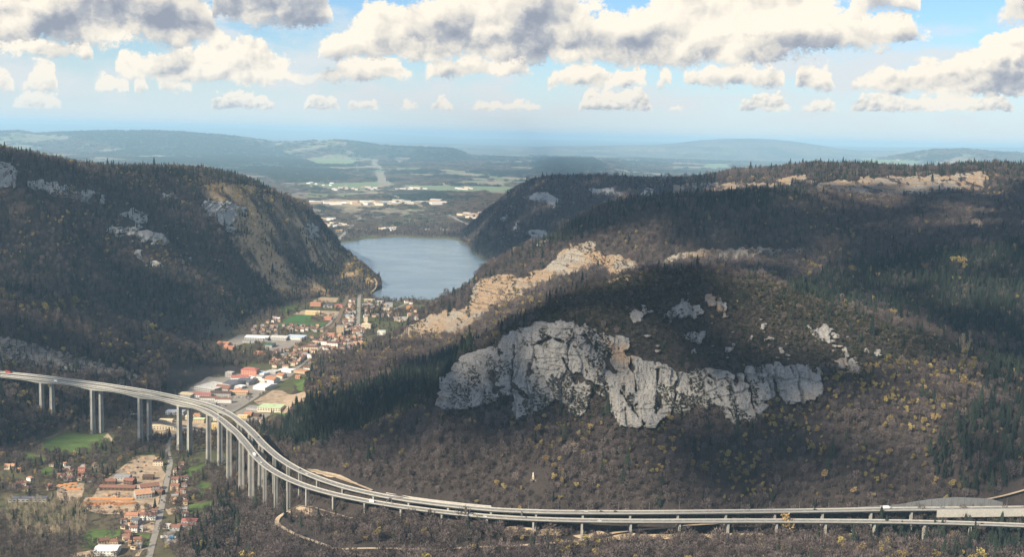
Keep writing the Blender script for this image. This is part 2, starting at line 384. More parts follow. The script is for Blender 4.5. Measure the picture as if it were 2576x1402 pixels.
# beyond the lake: valley floor, plateau, ranges
F = [np.array([[A0 - 0.1, 6440.0, 4.5], [A1 + 0.1, 6440.0, 4.5]]),
     line3([(-420, 560, 7900), (600, 552, 7900), (900, 548, 7900), (1150, 548, 7900), (1300, 548, 7900), (2910, 600, 7900)]),
     line3([(-420, 520, 9300), (600, 506, 9300), (900, 510, 9300), (1150, 508, 9300), (1300, 500, 9300), (2000, 520, 9300), (2910, 540, 9300)]),
     line3([(-420, 470, 15000), (300, 460, 15000), (600, 462, 15000), (760, 466, 15000), (900, 472, 15000), (1150, 472, 15000), (1300, 470, 15000), (1450, 455, 15000), (1700, 470, 15000), (2000, 480, 15000), (2910, 500, 15000)]),
     line3([(-420, 420, 23000), (0, 405, 23000), (300, 410, 23000), (500, 425, 23000), (700, 428, 23000), (900, 430, 23000), (1150, 428, 23000), (1320, 425, 23000), (1400, 408, 23000), (1500, 408, 23000), (1600, 432, 23000), (1800, 440, 23000), (2300, 440, 23000), (2910, 440, 23000)]),
     line3([(-420, 330, 34000), (-200, 326, 34000), (0, 331, 34000), (40, 329, 34000), (95, 336, 34000), (150, 333, 34000), (250, 330, 34000), (380, 329, 34000), (460, 331, 34000), (520, 336, 34000), (560, 339, 34000), (620, 345, 34000), (690, 358, 32950), (760, 354, 31903), (850, 351, 31380), (900, 357, 31380), (960, 366, 31380), (1050, 370, 31380), (1140, 374, 31380), (1172, 386, 31380), (1200, 398, 30855), (1280, 402, 30855), (1400, 398, 31903), (1600, 405, 31903), (1800, 410, 31903), (2000, 412, 31903), (2150, 404, 31903), (2260, 392, 31903), (2350, 378, 31903), (2430, 376, 31903), (2500, 381, 31903), (2576, 385, 31903), (2910, 380, 31903)])]
F.append(shift(F[-1], 3500, -320))
F.append(line3([(-420, 345, 41000), (600, 365, 41000), (1000, 380, 41000), (1288, 392, 41000), (2000, 400, 41000), (2910, 410, 41000)]))
F.append(line3([(-420, 340, 52000), (600, 350, 52000), (1000, 366, 52000), (1130, 372, 52000), (1150, 368, 52000), (1200, 367, 52000), (1290, 371, 52000), (1400, 367, 52000), (1500, 366, 52000), (1640, 364, 52000), (1700, 360, 52000), (1760, 353, 52000), (1820, 349, 52000), (1880, 348, 52000), (1940, 350, 52000), (2000, 356, 52000), (2060, 365, 52000), (2110, 374, 52000), (2160, 378, 52000), (2300, 378, 52000), (2576, 384, 52000), (2910, 392, 52000)]))
F.append(shift(F[-1], 8000, -600))
F.append(line3([(-420, 330, 75000), (600, 350, 75000), (1000, 362, 75000), (1288, 366, 75000), (2000, 372, 75000), (2120, 374, 75000), (2300, 370, 75000), (2576, 371, 75000), (2910, 376, 75000)]))
F.append(line3([(-420, 300, 125000), (0, 308, 125000), (150, 310, 125000), (300, 316, 125000), (450, 317, 125000), (600, 321, 125000), (800, 327, 125000), (1000, 336, 125000), (1150, 345, 125000), (1300, 349, 125000), (1700, 356, 125000), (2200, 368, 125000), (2576, 376, 125000), (2910, 384, 125000)]))
ZF = component(F)

ZB = np.broadcast_to(np.interp(YR, [0, 1300, 1500, 2000, 2300, 3200, 3900, 6500, 6700], [34, 30, 28, 24, 15, 7, 4, 3, -420])[:, None], GX.shape).copy()
ZB += fbm(GX / 90, GY / 90, 3, 5) * 0.7
lake_px = [(846, 609), (858, 626), (880, 640), (905, 668), (934, 694), (953, 708), (958, 716), (950, 726), (938, 734), (934, 748), (946, 756), (975, 757), (1000, 760), (1022, 753), (1050, 756), (1085, 754), (1130, 760), (1240, 760), (1300, 700), (1235, 663), (1192, 638), (1176, 617), (1150, 606), (1120, 602), (1060, 600), (1000, 597), (930, 601), (908, 603), (900, 607), (870, 609)]
def plan(pts, z):
    a, s = ray([p[0] for p in pts], [p[1] for p in pts])
    Y = (z - CAMZ) / s
    return list(zip(a * Y, Y))
LAKE = plan(lake_px, 0.0)
in_lake = inpoly(GX + fbm(GX / 60, GY / 60, 2, 8) * 9, GY + fbm(GX / 60, GY / 60, 2, 9) * 25, LAKE)
hn = fbm(GX / 260, GY / 260, 5, 21, 0.55)
hn2 = fbm(GX / 70, GY / 70, 4, 31, 0.55)
def rough(Z, a1, a2, lo, hi):
    w = sstep(lo, hi, Z)
    return Z + w * (hn * a1 + hn2 * a2)
# gullies and benches
ZL = rough(ZL, 16, 7, 8, 120)
ZP = rough(ZP, 7, 5, 30, 90)
ZR1 = rough(ZR1, 22, 8, 8, 160)
ZR2 = rough(ZR2, 10, 5, 30, 140)
ZD = rough(ZD, 4, 4, 136, 190)
ZF = ZF + sstep(6700, 9000, GY) * (fbm(GX / 1800, GY / 1800, 5, 41) * 34 + fbm(GX / 300, GY / 300, 3, 42) * 9) * (1 - sstep(60000, 90000, GY))
ZALL = np.stack([ZB, ZL, ZP, ZR1, ZR2, ZD, ZF])
WHICH = ZALL.argmax(0)
Z = ZALL.max(0)
for _ in range(2):
    Zs = Z.copy()
    Zs[1:-1] = (Z[:-2] + 2 * Z[1:-1] + Z[2:]) / 4
    Z = Zs.copy()
    Z[:, 1:-1] = (Zs[:, :-2] + 2 * Zs[:, 1:-1] + Zs[:, 2:]) / 4
Z = np.where(in_lake & (WHICH == 0), -9.0, np.maximum(Z, np.where(WHICH == 0, 2.2, -50)))
SLOPE_LINE = (Z - CAMZ) / GY
CMAX = np.maximum.accumulate(SLOPE_LINE, 0)

def _cell(x, y):
    a = np.asarray(x, float) / np.asarray(y, float)
    ci = np.clip((a - A0) / (A1 - A0) * (NC - 1), 0, NC - 1.001)
    ri = np.clip(np.interp(y, YR, np.arange(NR)), 0, NR - 1.001)
    return ri, ci
def sample(G, x, y):
    ri, ci = _cell(x, y)
    r0 = ri.astype(int); c0 = ci.astype(int); fr = ri - r0; fc = ci - c0
    return (G[r0, c0] * (1 - fc) + G[r0, c0 + 1] * fc) * (1 - fr) + (G[r0 + 1, c0] * (1 - fc) + G[r0 + 1, c0 + 1] * fc) * fr
def H(x, y): return sample(Z, np.asarray(x, float), np.asarray(y, float))
def hit(u, v, ymin=700.0):
    """First point of the ground on the sight lines through picture points (u, v)."""
    u = np.atleast_1d(np.asarray(u, float)); v = np.atleast_1d(np.asarray(v, float))
    a, s = ray(u, v)
    out = np.zeros((3,) + u.shape)
    ci = np.clip((a - A0) / (A1 - A0) * (NC - 1), 0, NC - 1.001)
    c0 = np.rint(ci).astype(int)
    flat_c = c0.ravel(); flat_s = s.ravel()
    Yh = np.zeros(flat_c.size)
    order = np.argsort(flat_c, kind='stable')
    st = np.searchsorted(flat_c[order], np.arange(NC + 1))
    for c in np.unique(flat_c):
        idx = order[st[c]:st[c + 1]]
        cm = CMAX[:, c]
        k = np.searchsorted(cm, flat_s[idx])
        k = np.clip(k, 1, NR - 1)
        s0 = SLOPE_LINE[k - 1, c]; s1 = SLOPE_LINE[k, c]
        t = np.clip((flat_s[idx] - s0) / np.where(np.abs(s1 - s0) < 1e-9, 1e-9, s1 - s0), 0, 1)
        Yh[idx] = YR[k - 1] + t * (YR[k] - YR[k - 1])
    Yh = Yh.reshape(u.shape)
    return a * Yh, Yh, CAMZ + s * Yh

# ------------------------------------------------------------------ mesh and material helpers
class MB:
    """Collects boxes, prisms and tubes and links them as one mesh."""
    def __init__(self): self.v, self.f, self.m = [], [], []
    def add(self, vs, fs, mi=0):
        b = len(self.v)
        self.v.extend([tuple(p) for p in vs]); self.f.extend([tuple(b + i for i in f) for f in fs]); self.m.extend([mi] * len(fs))
    def box(self, c, d, rot=0.0, mi=0):
        cx, cy, cz = c; hx, hy, hz = d[0] / 2, d[1] / 2, d[2] / 2
        cs, sn = math.cos(rot), math.sin(rot)
        vs = []
        for z in (-hz, hz):
            for (x, y) in ((-hx, -hy), (hx, -hy), (hx, hy), (-hx, hy)):
                vs.append((cx + x * cs - y * sn, cy + x * sn + y * cs, cz + z))
        self.add(vs, [(3, 2, 1, 0), (4, 5, 6, 7), (0, 1, 5, 4), (1, 2, 6, 5), (2, 3, 7, 6), (3, 0, 4, 7)], mi)
    def tube(self, p0, p1, r0, r1, n=6, mi=0, cap=True):
        p0, p1 = Vector(p0), Vector(p1)
        d = (p1 - p0).normalized()
        a = d.orthogonal().normalized(); b = d.cross(a)
        vs = []
        for (p, r) in ((p0, r0), (p1, r1)):
            for i in range(n):
                t = 2 * math.pi * i / n
                vs.append(p + a * (r * math.cos(t)) + b * (r * math.sin(t)))
        fs = [(i, (i + 1) % n, n + (i + 1) % n, n + i) for i in range(n)]
        if cap: fs += [tuple(range(n - 1, -1, -1)), tuple(range(n, 2 * n))]
        self.add(vs, fs, mi)
    def sweep(self, path, section, closed=True, mi=0, caps=True):
        """section: list of (side, up) offsets; path: list of (point, side vector)."""
        n = len(section); vs = []; fs = []
        for (p, sd) in path:
            for (o, h) in section: vs.append((p[0] + sd[0] * o, p[1] + sd[1] * o, p[2] + h))
        for i in range(len(path) - 1):
            for j in range(n if closed else n - 1):
                k = (j + 1) % n
                fs.append((i * n + j, (i + 1) * n + j, (i + 1) * n + k, i * n + k))
        if caps and closed: fs += [tuple(range(n - 1, -1, -1)), tuple((len(path) - 1) * n + j for j in range(n))]
        self.add(vs, fs, mi)
    def mesh(self, name, mats):
        me = bpy.data.meshes.new(name)
        me.from_pydata(self.v, [], self.f)
        for m in (mats if isinstance(mats, (list, tuple)) else [mats]): me.materials.append(m)
        if any(self.m): me.polygons.foreach_set('material_index', self.m)
        me.update()
        return me
    def build(self, name, mats, parent=None, loc=None, rot=0.0):
        return obj(name, self.mesh(name, mats), parent, loc, rot)
def obj(name, me, parent=None, loc=None, rot=0.0):
    o = bpy.data.objects.new(name, me)
    COL.objects.link(o)
    if parent is not None: o.parent = parent
    if loc is not None: o.location = loc
    if rot: o.rotation_euler = (0, 0, rot)
    return o
def empty(name, loc, rot=0.0):
    o = bpy.data.objects.new(name, None)
    COL.objects.link(o)
    o.location = loc; o.rotation_euler = (0, 0, rot)
    o.empty_display_size = 1.0
    return o
def tag(o, label=None, cat=None, group=None, kind=None):
    if label: o['label'] = label
    if cat: o['category'] = cat
    if group: o['group'] = group
    if kind: o['kind'] = kind
    return o
def grid_mesh(name, V, F, mats, smooth=False):
    """V (n,3) array, F (m,4) or (m,3) int array."""
    me = bpy.data.meshes.new(name)
    k = F.shape[1]
    me.vertices.add(len(V)); me.vertices.foreach_set('co', V.astype(np.float32).ravel())
    me.loops.add(F.size); me.loops.foreach_set('vertex_index', F.astype(np.int32).ravel())
    me.polygons.add(len(F)); me.polygons.foreach_set('loop_start', np.arange(0, F.size, k, dtype=np.int32))
    me.polygons.foreach_set('loop_total', np.full(len(F), k, dtype=np.int32))
    if smooth: me.polygons.foreach_set('use_smooth', np.ones(len(F), dtype=bool))
    for m in (mats if isinstance(mats, (list, tuple)) else [mats]): me.materials.append(m)
    me.update(calc_edges=True)
    return me
def col_attr(me, name, C):
    a = me.attributes.new(name, 'FLOAT_COLOR', 'POINT')
    c = np.ones((len(C), 4), np.float32); c[:, :3] = C
    a.data.foreach_set('color', c.ravel())

MATS = {}
def new_mat(name):
    m = bpy.data.materials.new(name); m.use_nodes = True
    nt = m.node_tree; n = NT(nt)
    bs = nt.nodes['Principled BSDF']
    bs.inputs['Roughness'].default_value = 0.85
    bs.inputs['Specular IOR Level'].default_value = 0.25
    MATS[name] = m
    return m, n, bs
def mat_plain(name, col, var=0.25, scale=0.35, rough=0.85, metal=0.0, streak=False, rnd=0.0, fine=3.0):
    """A base colour with blotches, grain and (optionally) weather streaks."""
    m, n, bs = new_mat(name)
    p = n.pos()
    f = n.noise(p, scale, 5, 0.6)
    g = n.noise(n.vscale(p, 1.0, 1.0, 0.12) if streak else p, fine, 3, 0.6)
    k = (f - 0.5) * (2.2 * var) + (g - 0.5) * (1.3 * var) + 1.0
    if rnd:
        oi = n.node('ShaderNodeObjectInfo')
        k = k * ((S(n.nt, oi.outputs['Random']) - 0.5) * rnd + 1.0)
    c = n.mixc(1.0, col, n.comb(k, k, k), 'MULTIPLY')
    n.link(c, bs.inputs['Base Color'])
    bs.inputs['Roughness'].default_value = rough
    bs.inputs['Metallic'].default_value = metal
    return m

# ------------------------------------------------------------------ terrain mesh
def zone_colours():
    """Base colour of the bare ground, by what grows on it (shade and sunlit tones are painted on after)."""
    C = np.zeros((NR, NC, 3))
    n1 = fbm(GX / 35, GY / 35, 4, 51); n2 = fbm(GX / 160, GY / 160, 4, 52); n3 = fbm(GX / 9, GY / 9, 2, 53)
    litter = np.array([0.040, 0.032, 0.029])
    grass = np.array([0.075, 0.088, 0.036]); dry = np.array([0.11, 0.088, 0.058])
    C[:] = litter
    C *= (1 + 0.35 * n1 + 0.2 * n3)[..., None]
    flo = WHICH == 0
    g = np.clip(0.5 + 0.9 * n2 + 0.4 * n1, 0, 1)[..., None]
    C[flo] = (grass * g + dry * (1 - g))[flo]
    # far country: woods, copses, fields
    far = (WHICH == 6)
    jx = GX + fbm(GX / 500, GY / 500, 3, 61) * 420; jy = GY + fbm(GX / 500, GY / 500, 3, 62) * 700
    w = fbm(jx / 900, jy / 1500, 5, 63) + 0.25 * fbm(jx / 90, jy / 150, 3, 64)
    cell = vnoise(np.floor(jx / 300) * 3.7, np.floor(jy / 700) * 5.1, 65)
    wood = np.array([0.115, 0.098, 0.075]); fir = np.array([0.040, 0.055, 0.042])
    fld = np.where((cell < 0.45)[..., None], np.array([0.15, 0.165, 0.085]), np.where((cell < 0.75)[..., None], np.array([0.24, 0.20, 0.13]), np.array([0.11, 0.14, 0.05])))
    fw = sstep(-0.05, 0.15, fbm(jx / 800 + 9, jy / 1100, 4, 66))[..., None]
    fc = wood * (1 - fw) + fir * fw
    fc = fc * (1 + 0.4 * fbm(GX / 40, GY / 120, 2, 67))[..., None]
    op = sstep(0.11, 0.24, w) * sstep(7200, 8200, GY)
    high = np.clip((Z - 250) / 250, 0, 1)
    op = op * (1 - 0.75 * high)
    fc = fc * (1 - op[..., None]) + fld * op[..., None]
    C[far] = fc[far]
    C = np.where((GY > 62000)[..., None], np.array([0.06, 0.075, 0.07]), C)
    return np.clip(C, 0.005, 0.6), op * far
ZC, OPEN_FAR = zone_colours()
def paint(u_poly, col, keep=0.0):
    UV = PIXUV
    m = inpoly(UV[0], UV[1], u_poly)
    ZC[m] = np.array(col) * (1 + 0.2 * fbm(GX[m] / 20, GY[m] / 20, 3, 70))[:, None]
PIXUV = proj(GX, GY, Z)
def far_tint(poly, col): paint(poly, col)
for poly, col in [
        ([(780, 400), (850, 396), (905, 405), (890, 414), (800, 412)], (0.172, 0.220, 0.099)),
        ([(820, 462), (985, 456), (1000, 464), (900, 474), (830, 474)], (0.150, 0.187, 0.091)),
        ([(1020, 466), (1290, 470), (1290, 484), (1150, 480), (1020, 476)], (0.165, 0.207, 0.110)),
        ([(830, 500), (960, 506), (985, 516), (900, 520), (820, 514)], (0.272, 0.219, 0.149)),
        ([(1000, 548), (1090, 548), (1150, 572), (1060, 580), (990, 566)], (0.125, 0.167, 0.081)),
        ([(1060, 572), (1170, 566), (1200, 576), (1100, 584)], (0.162, 0.143, 0.104)),
        ([(2160, 400), (2320, 404), (2300, 414), (2170, 412)], (0.167, 0.220, 0.105)),
        ([(1780, 412), (1830, 412), (1830, 424), (1760, 424)], (0.176, 0.229, 0.108)),
        ([(360, 418), (395, 418), (395, 426), (350, 426)], (0.177, 0.214, 0.099)),
        ([(935, 402), (948, 402), (985, 466), (955, 470)], (0.232, 0.205, 0.155)),
        ([(940, 424), (1060, 420), (1065, 428), (950, 434)], (0.139, 0.171, 0.087)),
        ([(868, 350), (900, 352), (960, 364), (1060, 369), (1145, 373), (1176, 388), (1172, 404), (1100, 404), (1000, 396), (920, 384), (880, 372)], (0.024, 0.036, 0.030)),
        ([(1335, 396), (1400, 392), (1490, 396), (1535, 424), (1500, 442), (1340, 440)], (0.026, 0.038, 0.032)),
        ([(120, 334), (380, 327), (560, 338), (690, 360), (720, 385), (860, 430), (870, 456), (700, 452), (560, 430), (430, 395), (330, 380), (250, 360)], (0.030, 0.041, 0.034)),  # shade lying on the far hills, painted in as dark ground
        ([(555, 430), (660, 442), (770, 486), (800, 530), (700, 510), (640, 470)], (0.150, 0.118, 0.090)),
        ([(1185, 525), (1260, 488), (1335, 462), (1310, 482), (1215, 548)], (0.145, 0.118, 0.088)),
        ([(560, 790), (600, 805), (615, 822), (560, 838), (520, 850), (490, 852), (530, 810)], (0.101, 0.099, 0.071))]:
    far_tint(poly, col)
def sunlit_dry_slope(poly, col, amt):  # dry grass and scree tan, lightened to paint in the sunlit streak
    m = inpoly(PIXUV[0], PIXUV[1], poly) & (WHICH == 1)
    k = np.clip(sstep(-0.35, 0.35, fbm(GX / 60, GY / 60, 4, 77)) * amt, 0, 1)[m][:, None]
    ZC[m] = ZC[m] * (1 - k) + np.array(col) * k
sunlit_dry_slope([(490, 470), (560, 458), (640, 468), (760, 530), (850, 630), (950, 718), (860, 735), (740, 660), (600, 580)], (0.40, 0.285, 0.16), 1.3)
sunlit_dry_slope([(570, 590), (640, 600), (720, 650), (840, 745), (700, 745), (620, 660)], (0.42, 0.30, 0.17), 1.4)
def build_terrain():
    V = np.stack([GX.ravel(), GY.ravel(), Z.ravel()], 1)
    r = np.arange(NR - 1)[:, None] * NC; c = np.arange(NC - 1)[None, :]
    i = (r + c).ravel()
    F = np.stack([i, i + 1, i + NC + 1, i + NC], 1)
    m, n, bs = new_mat('ground_cover')
    at = n.node('ShaderNodeAttribute', attribute_name='cover')
    p = n.pos()
    a = n.noise(p, 0.05, 5, 0.65); b = n.noise(p, 0.4, 4, 0.6)
    k = (a - 0.5) * 0.9 + (b - 0.5) * 0.7 + 1.0
    c = n.mixc(1.0, S(n.nt, at.outputs['Color']), n.comb(k, k, k), 'MULTIPLY')
    n.link(c, bs.inputs['Base Color'])
    bp = n.node('ShaderNodeBump'); bp.inputs['Distance'].default_value = 3.0; bp.inputs['Strength'].default_value = 0.6
    n.link(b, bp.inputs['Height']); n.link(bp.outputs[0], bs.inputs['Normal'])
    me = grid_mesh('terrain', V, F, m, smooth=True)
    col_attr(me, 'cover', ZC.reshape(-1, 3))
    tag(obj('terrain', me), kind='structure')
build_terrain()

# ------------------------------------------------------------------ lake
def build_lake():
    xs = np.linspace(-1300, 600, 60); ys = np.linspace(3700, 6750, 90)
    X, Y = np.meshgrid(xs, ys)
    V = np.stack([X.ravel(), Y.ravel(), np.zeros(X.size)], 1)
    nx = len(xs); r = np.arange(len(ys) - 1)[:, None] * nx; c = np.arange(nx - 1)[None, :]
    i = (r + c).ravel()
    F = np.stack([i, i + 1, i + nx + 1, i + nx], 1)
    m, n, bs = new_mat('lake_water')
    p = n.pos()
    w1 = n.noise(n.vscale(p, 0.4, 1.0, 1.0), 0.06, 6, 0.7)
    w2 = n.noise(n.vscale(p, 0.35, 0.5, 1.0), 0.012, 6, 0.68)
    bs.inputs['Base Color'].default_value = (0.115, 0.165, 0.20, 1)
    n.link(w2.step(0.40, 0.62, 0.15, 0.24), bs.inputs['Roughness'])
    bs.inputs['IOR'].default_value = 1.333
    bs.inputs['Specular IOR Level'].default_value = 0.5
    bp = n.node('ShaderNodeBump'); bp.inputs['Distance'].default_value = 1.6
    n.link(w2.step(0.3, 0.7, 0.5, 0.9), bp.inputs['Strength'])
    n.link(w1, bp.inputs['Height']); n.link(bp.outputs[0], bs.inputs['Normal'])
    tag(obj('lake', grid_mesh('lake', V, F, m)), kind='structure')
build_lake()

# ------------------------------------------------------------------ cliffs
PSTEP = 2.0
PU, PV = np.meshgrid(np.arange(-120, 2700, PSTEP), np.arange(380, 1420, PSTEP))
def raster(G, u, v):
    iu = np.clip(((np.asarray(u) + 120) / PSTEP).astype(int), 0, PU.shape[1] - 1)
    iv = np.clip(((np.asarray(v) - 380) / PSTEP).astype(int), 0, PU.shape[0] - 1)
    return G[iv, iu]
def blur(G, r):
    for ax in (0, 1):
        c = np.cumsum(np.concatenate([np.zeros_like(np.take(G, [0], ax)), G], ax), ax)
        n = G.shape[ax]
        lo = np.clip(np.arange(n) - r, 0, n); hi = np.clip(np.arange(n) + r + 1, 0, n)
        G = (np.take(c, hi, ax) - np.take(c, lo, ax)) / (2 * r + 1)
    return G
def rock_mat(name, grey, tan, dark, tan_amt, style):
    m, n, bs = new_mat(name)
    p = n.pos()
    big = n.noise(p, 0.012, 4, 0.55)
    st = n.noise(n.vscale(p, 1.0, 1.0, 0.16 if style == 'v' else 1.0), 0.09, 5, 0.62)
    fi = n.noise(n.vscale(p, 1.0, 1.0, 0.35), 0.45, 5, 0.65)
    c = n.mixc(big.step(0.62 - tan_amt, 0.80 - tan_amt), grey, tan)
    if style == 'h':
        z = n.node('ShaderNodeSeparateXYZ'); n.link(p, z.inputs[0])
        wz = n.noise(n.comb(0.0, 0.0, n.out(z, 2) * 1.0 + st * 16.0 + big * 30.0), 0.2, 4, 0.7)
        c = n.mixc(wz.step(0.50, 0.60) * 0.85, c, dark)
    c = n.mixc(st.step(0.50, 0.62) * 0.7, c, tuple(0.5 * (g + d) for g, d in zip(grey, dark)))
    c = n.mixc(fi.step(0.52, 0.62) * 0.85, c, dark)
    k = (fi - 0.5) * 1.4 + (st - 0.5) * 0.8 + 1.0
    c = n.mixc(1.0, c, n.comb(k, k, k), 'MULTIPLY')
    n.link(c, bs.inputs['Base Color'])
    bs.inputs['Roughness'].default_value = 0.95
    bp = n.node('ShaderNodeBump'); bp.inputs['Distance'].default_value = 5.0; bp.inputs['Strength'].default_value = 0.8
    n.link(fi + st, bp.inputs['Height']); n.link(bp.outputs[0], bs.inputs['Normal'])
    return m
ROCK_DOME = rock_mat('grey_limestone', (0.33, 0.315, 0.295), (0.43, 0.28, 0.155), (0.075, 0.07, 0.068), 0.09, 'v')
ROCK_STRATA = rock_mat('tan_limestone', (0.36, 0.325, 0.275), (0.38, 0.265, 0.165), (0.075, 0.062, 0.05), 0.24, 'h')
ROCK_LOW = rock_mat('dark_limestone', (0.23, 0.22, 0.205), (0.26, 0.20, 0.15), (0.08, 0.072, 0.068), 0.0, 'h')  # darker limestone for the low cliff
ROCK_BAND = rock_mat('pale_limestone', (0.43, 0.42, 0.39), (0.42, 0.32, 0.22), (0.10, 0.09, 0.085), 0.0, 'v')
CLIFFS = [
    ('D', 7.0, ROCK_DOME, 0.42, [
        [(1106, 1034), (1112, 985), (1138, 937), (1164, 892), (1200, 882), (1243, 872), (1292, 828), (1335, 816), (1400, 807), (1470, 816), (1530, 842), (1583, 848), (1575, 878), (1530, 900), (1545, 960), (1540, 1010), (1490, 985), (1455, 1062), (1400, 1005), (1345, 1040), (1290, 1050), (1283, 985), (1230, 1018), (1165, 1028)],
        [(1528, 905), (1545, 893), (1600, 898), (1680, 918), (1700, 935), (1720, 942), (1780, 922), (1832, 938), (1900, 922), (2000, 915), (2064, 926), (2062, 998), (1990, 1020), (1950, 1000), (1905, 1052), (1835, 1062), (1800, 1018), (1745, 1058), (1700, 1040), (1640, 1074), (1565, 1078), (1528, 1026)],
        [(1660, 792), (1690, 770), (1740, 765), (1770, 775), (1765, 795), (1720, 800), (1680, 806)], [(1760, 735), (1790, 742), (1830, 770), (1820, 785), (1780, 770)],
        [(1718, 838), (1760, 832), (1778, 850), (1750, 866), (1725, 862)], [(1570, 785), (1600, 775), (1625, 800), (1600, 815)],
        [(2030, 828), (2070, 818), (2112, 838), (2105, 862), (2050, 856)], [(2095, 908), (2130, 900), (2180, 915), (2195, 940), (2150, 938), (2110, 925)], [(1650, 830), (1690, 838), (1680, 850)], [(2170, 880), (2210, 884), (2200, 900)]]),
    ('S', 4.0, ROCK_STRATA, 0.45, [
        [(985, 858), (1010, 835), (1060, 806), (1120, 780), (1150, 770), (1192, 776), (1232, 786), (1200, 817), (1150, 832), (1090, 857), (1050, 857)],
        [(1192, 737), (1197, 712), (1240, 690), (1290, 688), (1308, 715), (1313, 746), (1270, 772), (1210, 802), (1155, 818), (1148, 790), (1180, 765)],
        [(1300, 705), (1340, 680), (1390, 664), (1402, 690), (1397, 708), (1350, 722), (1325, 744), (1308, 732)],
        [(1383, 662), (1400, 638), (1470, 605), (1502, 610), (1492, 640), (1560, 640), (1602, 660), (1602, 682), (1560, 693), (1480, 682), (1440, 692), (1420, 702), (1395, 692)]]),
    ('B', 3.0, ROCK_STRATA, 0.52, [
        [(1650, 662), (1700, 636), (1800, 626), (1900, 622), (2012, 618), (2024, 642), (1900, 652), (1750, 657), (1680, 670)], [(1500, 698), (1560, 690), (1600, 700), (1540, 710)],
        [(2520, 562), (2576, 556), (2620, 556), (2620, 572), (2530, 574)], [(2440, 548), (2470, 545), (2472, 580), (2455, 585)]]),
    ('R', 4.5, ROCK_STRATA, 0.36, [
        [(2035, 473), (2100, 455), (2200, 447), (2290, 440), (2380, 440), (2460, 434), (2502, 455), (2460, 471), (2370, 482), (2300, 493), (2150, 497), (2080, 490), (2050, 484)], [(1850, 471), (1920, 456), (1990, 441), (2062, 438), (2062, 450), (1990, 466), (1900, 477)], [(1690, 476), (1800, 462), (1900, 455), (1900, 470), (1800, 479), (1690, 494)]]),
    ('R', 4.0, ROCK_BAND, 0.44, [
        [(1475, 478), (1560, 477), (1655, 480), (1655, 488), (1560, 487), (1475, 486)], [(1308, 508), (1350, 481), (1402, 488), (1400, 500), (1350, 512)], [(1328, 575), (1372, 568), (1380, 612), (1335, 617)], [(1255, 545), (1285, 540), (1280, 556), (1255, 558)], [(1290, 560), (1312, 556), (1310, 590), (1295, 592)], [(1370, 515), (1425, 505), (1425, 516), (1380, 525)]]),
    ('L', 4.5, ROCK_BAND, 0.42, [
        [(-60, 405), (0, 408), (38, 403), (46, 430), (42, 466), (0, 472), (-60, 470)], [(60, 448), (130, 455), (184, 468), (178, 494), (80, 478)], [(174, 478), (228, 476), (232, 508), (178, 508)], [(236, 470), (268, 500), (275, 522), (250, 516)],
        [(268, 572), (330, 570), (422, 590), (416, 616), (340, 602), (285, 590)], [(498, 503), (530, 498), (592, 528), (592, 588), (570, 578), (545, 546), (508, 525)], [(298, 533), (340, 528), (372, 540), (368, 556), (310, 550)],
        [(436, 651), (492, 648), (494, 664), (440, 664)], [(330, 618), (346, 622), (360, 640), (340, 644)], [(392, 488), (440, 484), (445, 500), (400, 498)], [(768, 565), (788, 560), (798, 592), (776, 600)], [(560, 505), (620, 520), (630, 540), (580, 530)], [(352, 650), (420, 662), (410, 674), (356, 662)]]),
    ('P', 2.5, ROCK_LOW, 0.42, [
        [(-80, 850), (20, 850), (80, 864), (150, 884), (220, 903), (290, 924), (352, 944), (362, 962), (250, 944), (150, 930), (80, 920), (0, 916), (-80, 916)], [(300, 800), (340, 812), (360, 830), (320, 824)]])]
CLIFF_OF = {'L': 1, 'P': 2, 'R': 3, 'S': 4, 'B': 4, 'D': 5}
HOLES = [(1590, 925, 18, 14), (1760, 1040, 35, 22), (1660, 1010, 10, 40), (1850, 960, 14, 22), (1240, 935, 10, 40), (1330, 930, 12, 30), (1930, 1010, 40, 8)]
LEDGE = []
CLIFF_ANY = np.zeros(PU.shape)
CREVICE = [([(1470, 842), (1500, 880), (1545, 935)], 9), ([(1532, 890), (1522, 960), (1530, 1040)], 7), ([(1240, 985), (1290, 965), (1330, 1005)], 11), ([(1174, 902), (1192, 990)], 3), ([(1254, 880), (1264, 965)], 4), ([(1292, 870), (1286, 985)], 5),
           ([(1338, 868), (1390, 850), (1445, 872)], 9), ([(1344, 890), (1362, 960)], 4), ([(1415, 900), (1450, 965)], 5), ([(1450, 945), (1520, 985)], 15), ([(1654, 928), (1648, 1055)], 3), ([(1704, 935), (1690, 1045)], 4), ([(1770, 950), (1845, 1050)], 5), ([(1868, 930), (1902, 1045)], 6),
           ([(1938, 930), (1962, 1010)], 5), ([(1780, 945), (1832, 985)], 6), ([(1585, 900), (1600, 985)], 3), ([(1988, 925), (2010, 1000)], 4), ([(1210, 890), (1222, 1000)], 3), ([(1400, 815), (1412, 848)], 3), ([(1560, 985), (1620, 1068)], 4)]
CREV = np.zeros(PU.shape)
for _pts, _w in CREVICE:
    for (x0, y0), (x1, y1) in zip(_pts[:-1], _pts[1:]):
        t = np.clip(((PU - x0) * (x1 - x0) + (PV - y0) * (y1 - y0)) / ((x1 - x0) ** 2 + (y1 - y0) ** 2), 0, 1)
        wob = fbm(PV / 14, PU / 40, 3, 5) * 5
        d2 = (PU + wob - x0 - t * (x1 - x0)) ** 2 + (PV - y0 - t * (y1 - y0)) ** 2
        CREV = np.maximum(CREV, np.exp(-d2 / (2 * (_w * 0.5) ** 2)))
OUTCROP = [(1560, 780), (1640, 745), (1740, 720), (1830, 760), (1960, 790), (2110, 815), (2215, 880), (2200, 935), (2000, 915), (1800, 912), (1640, 895), (1580, 850)]
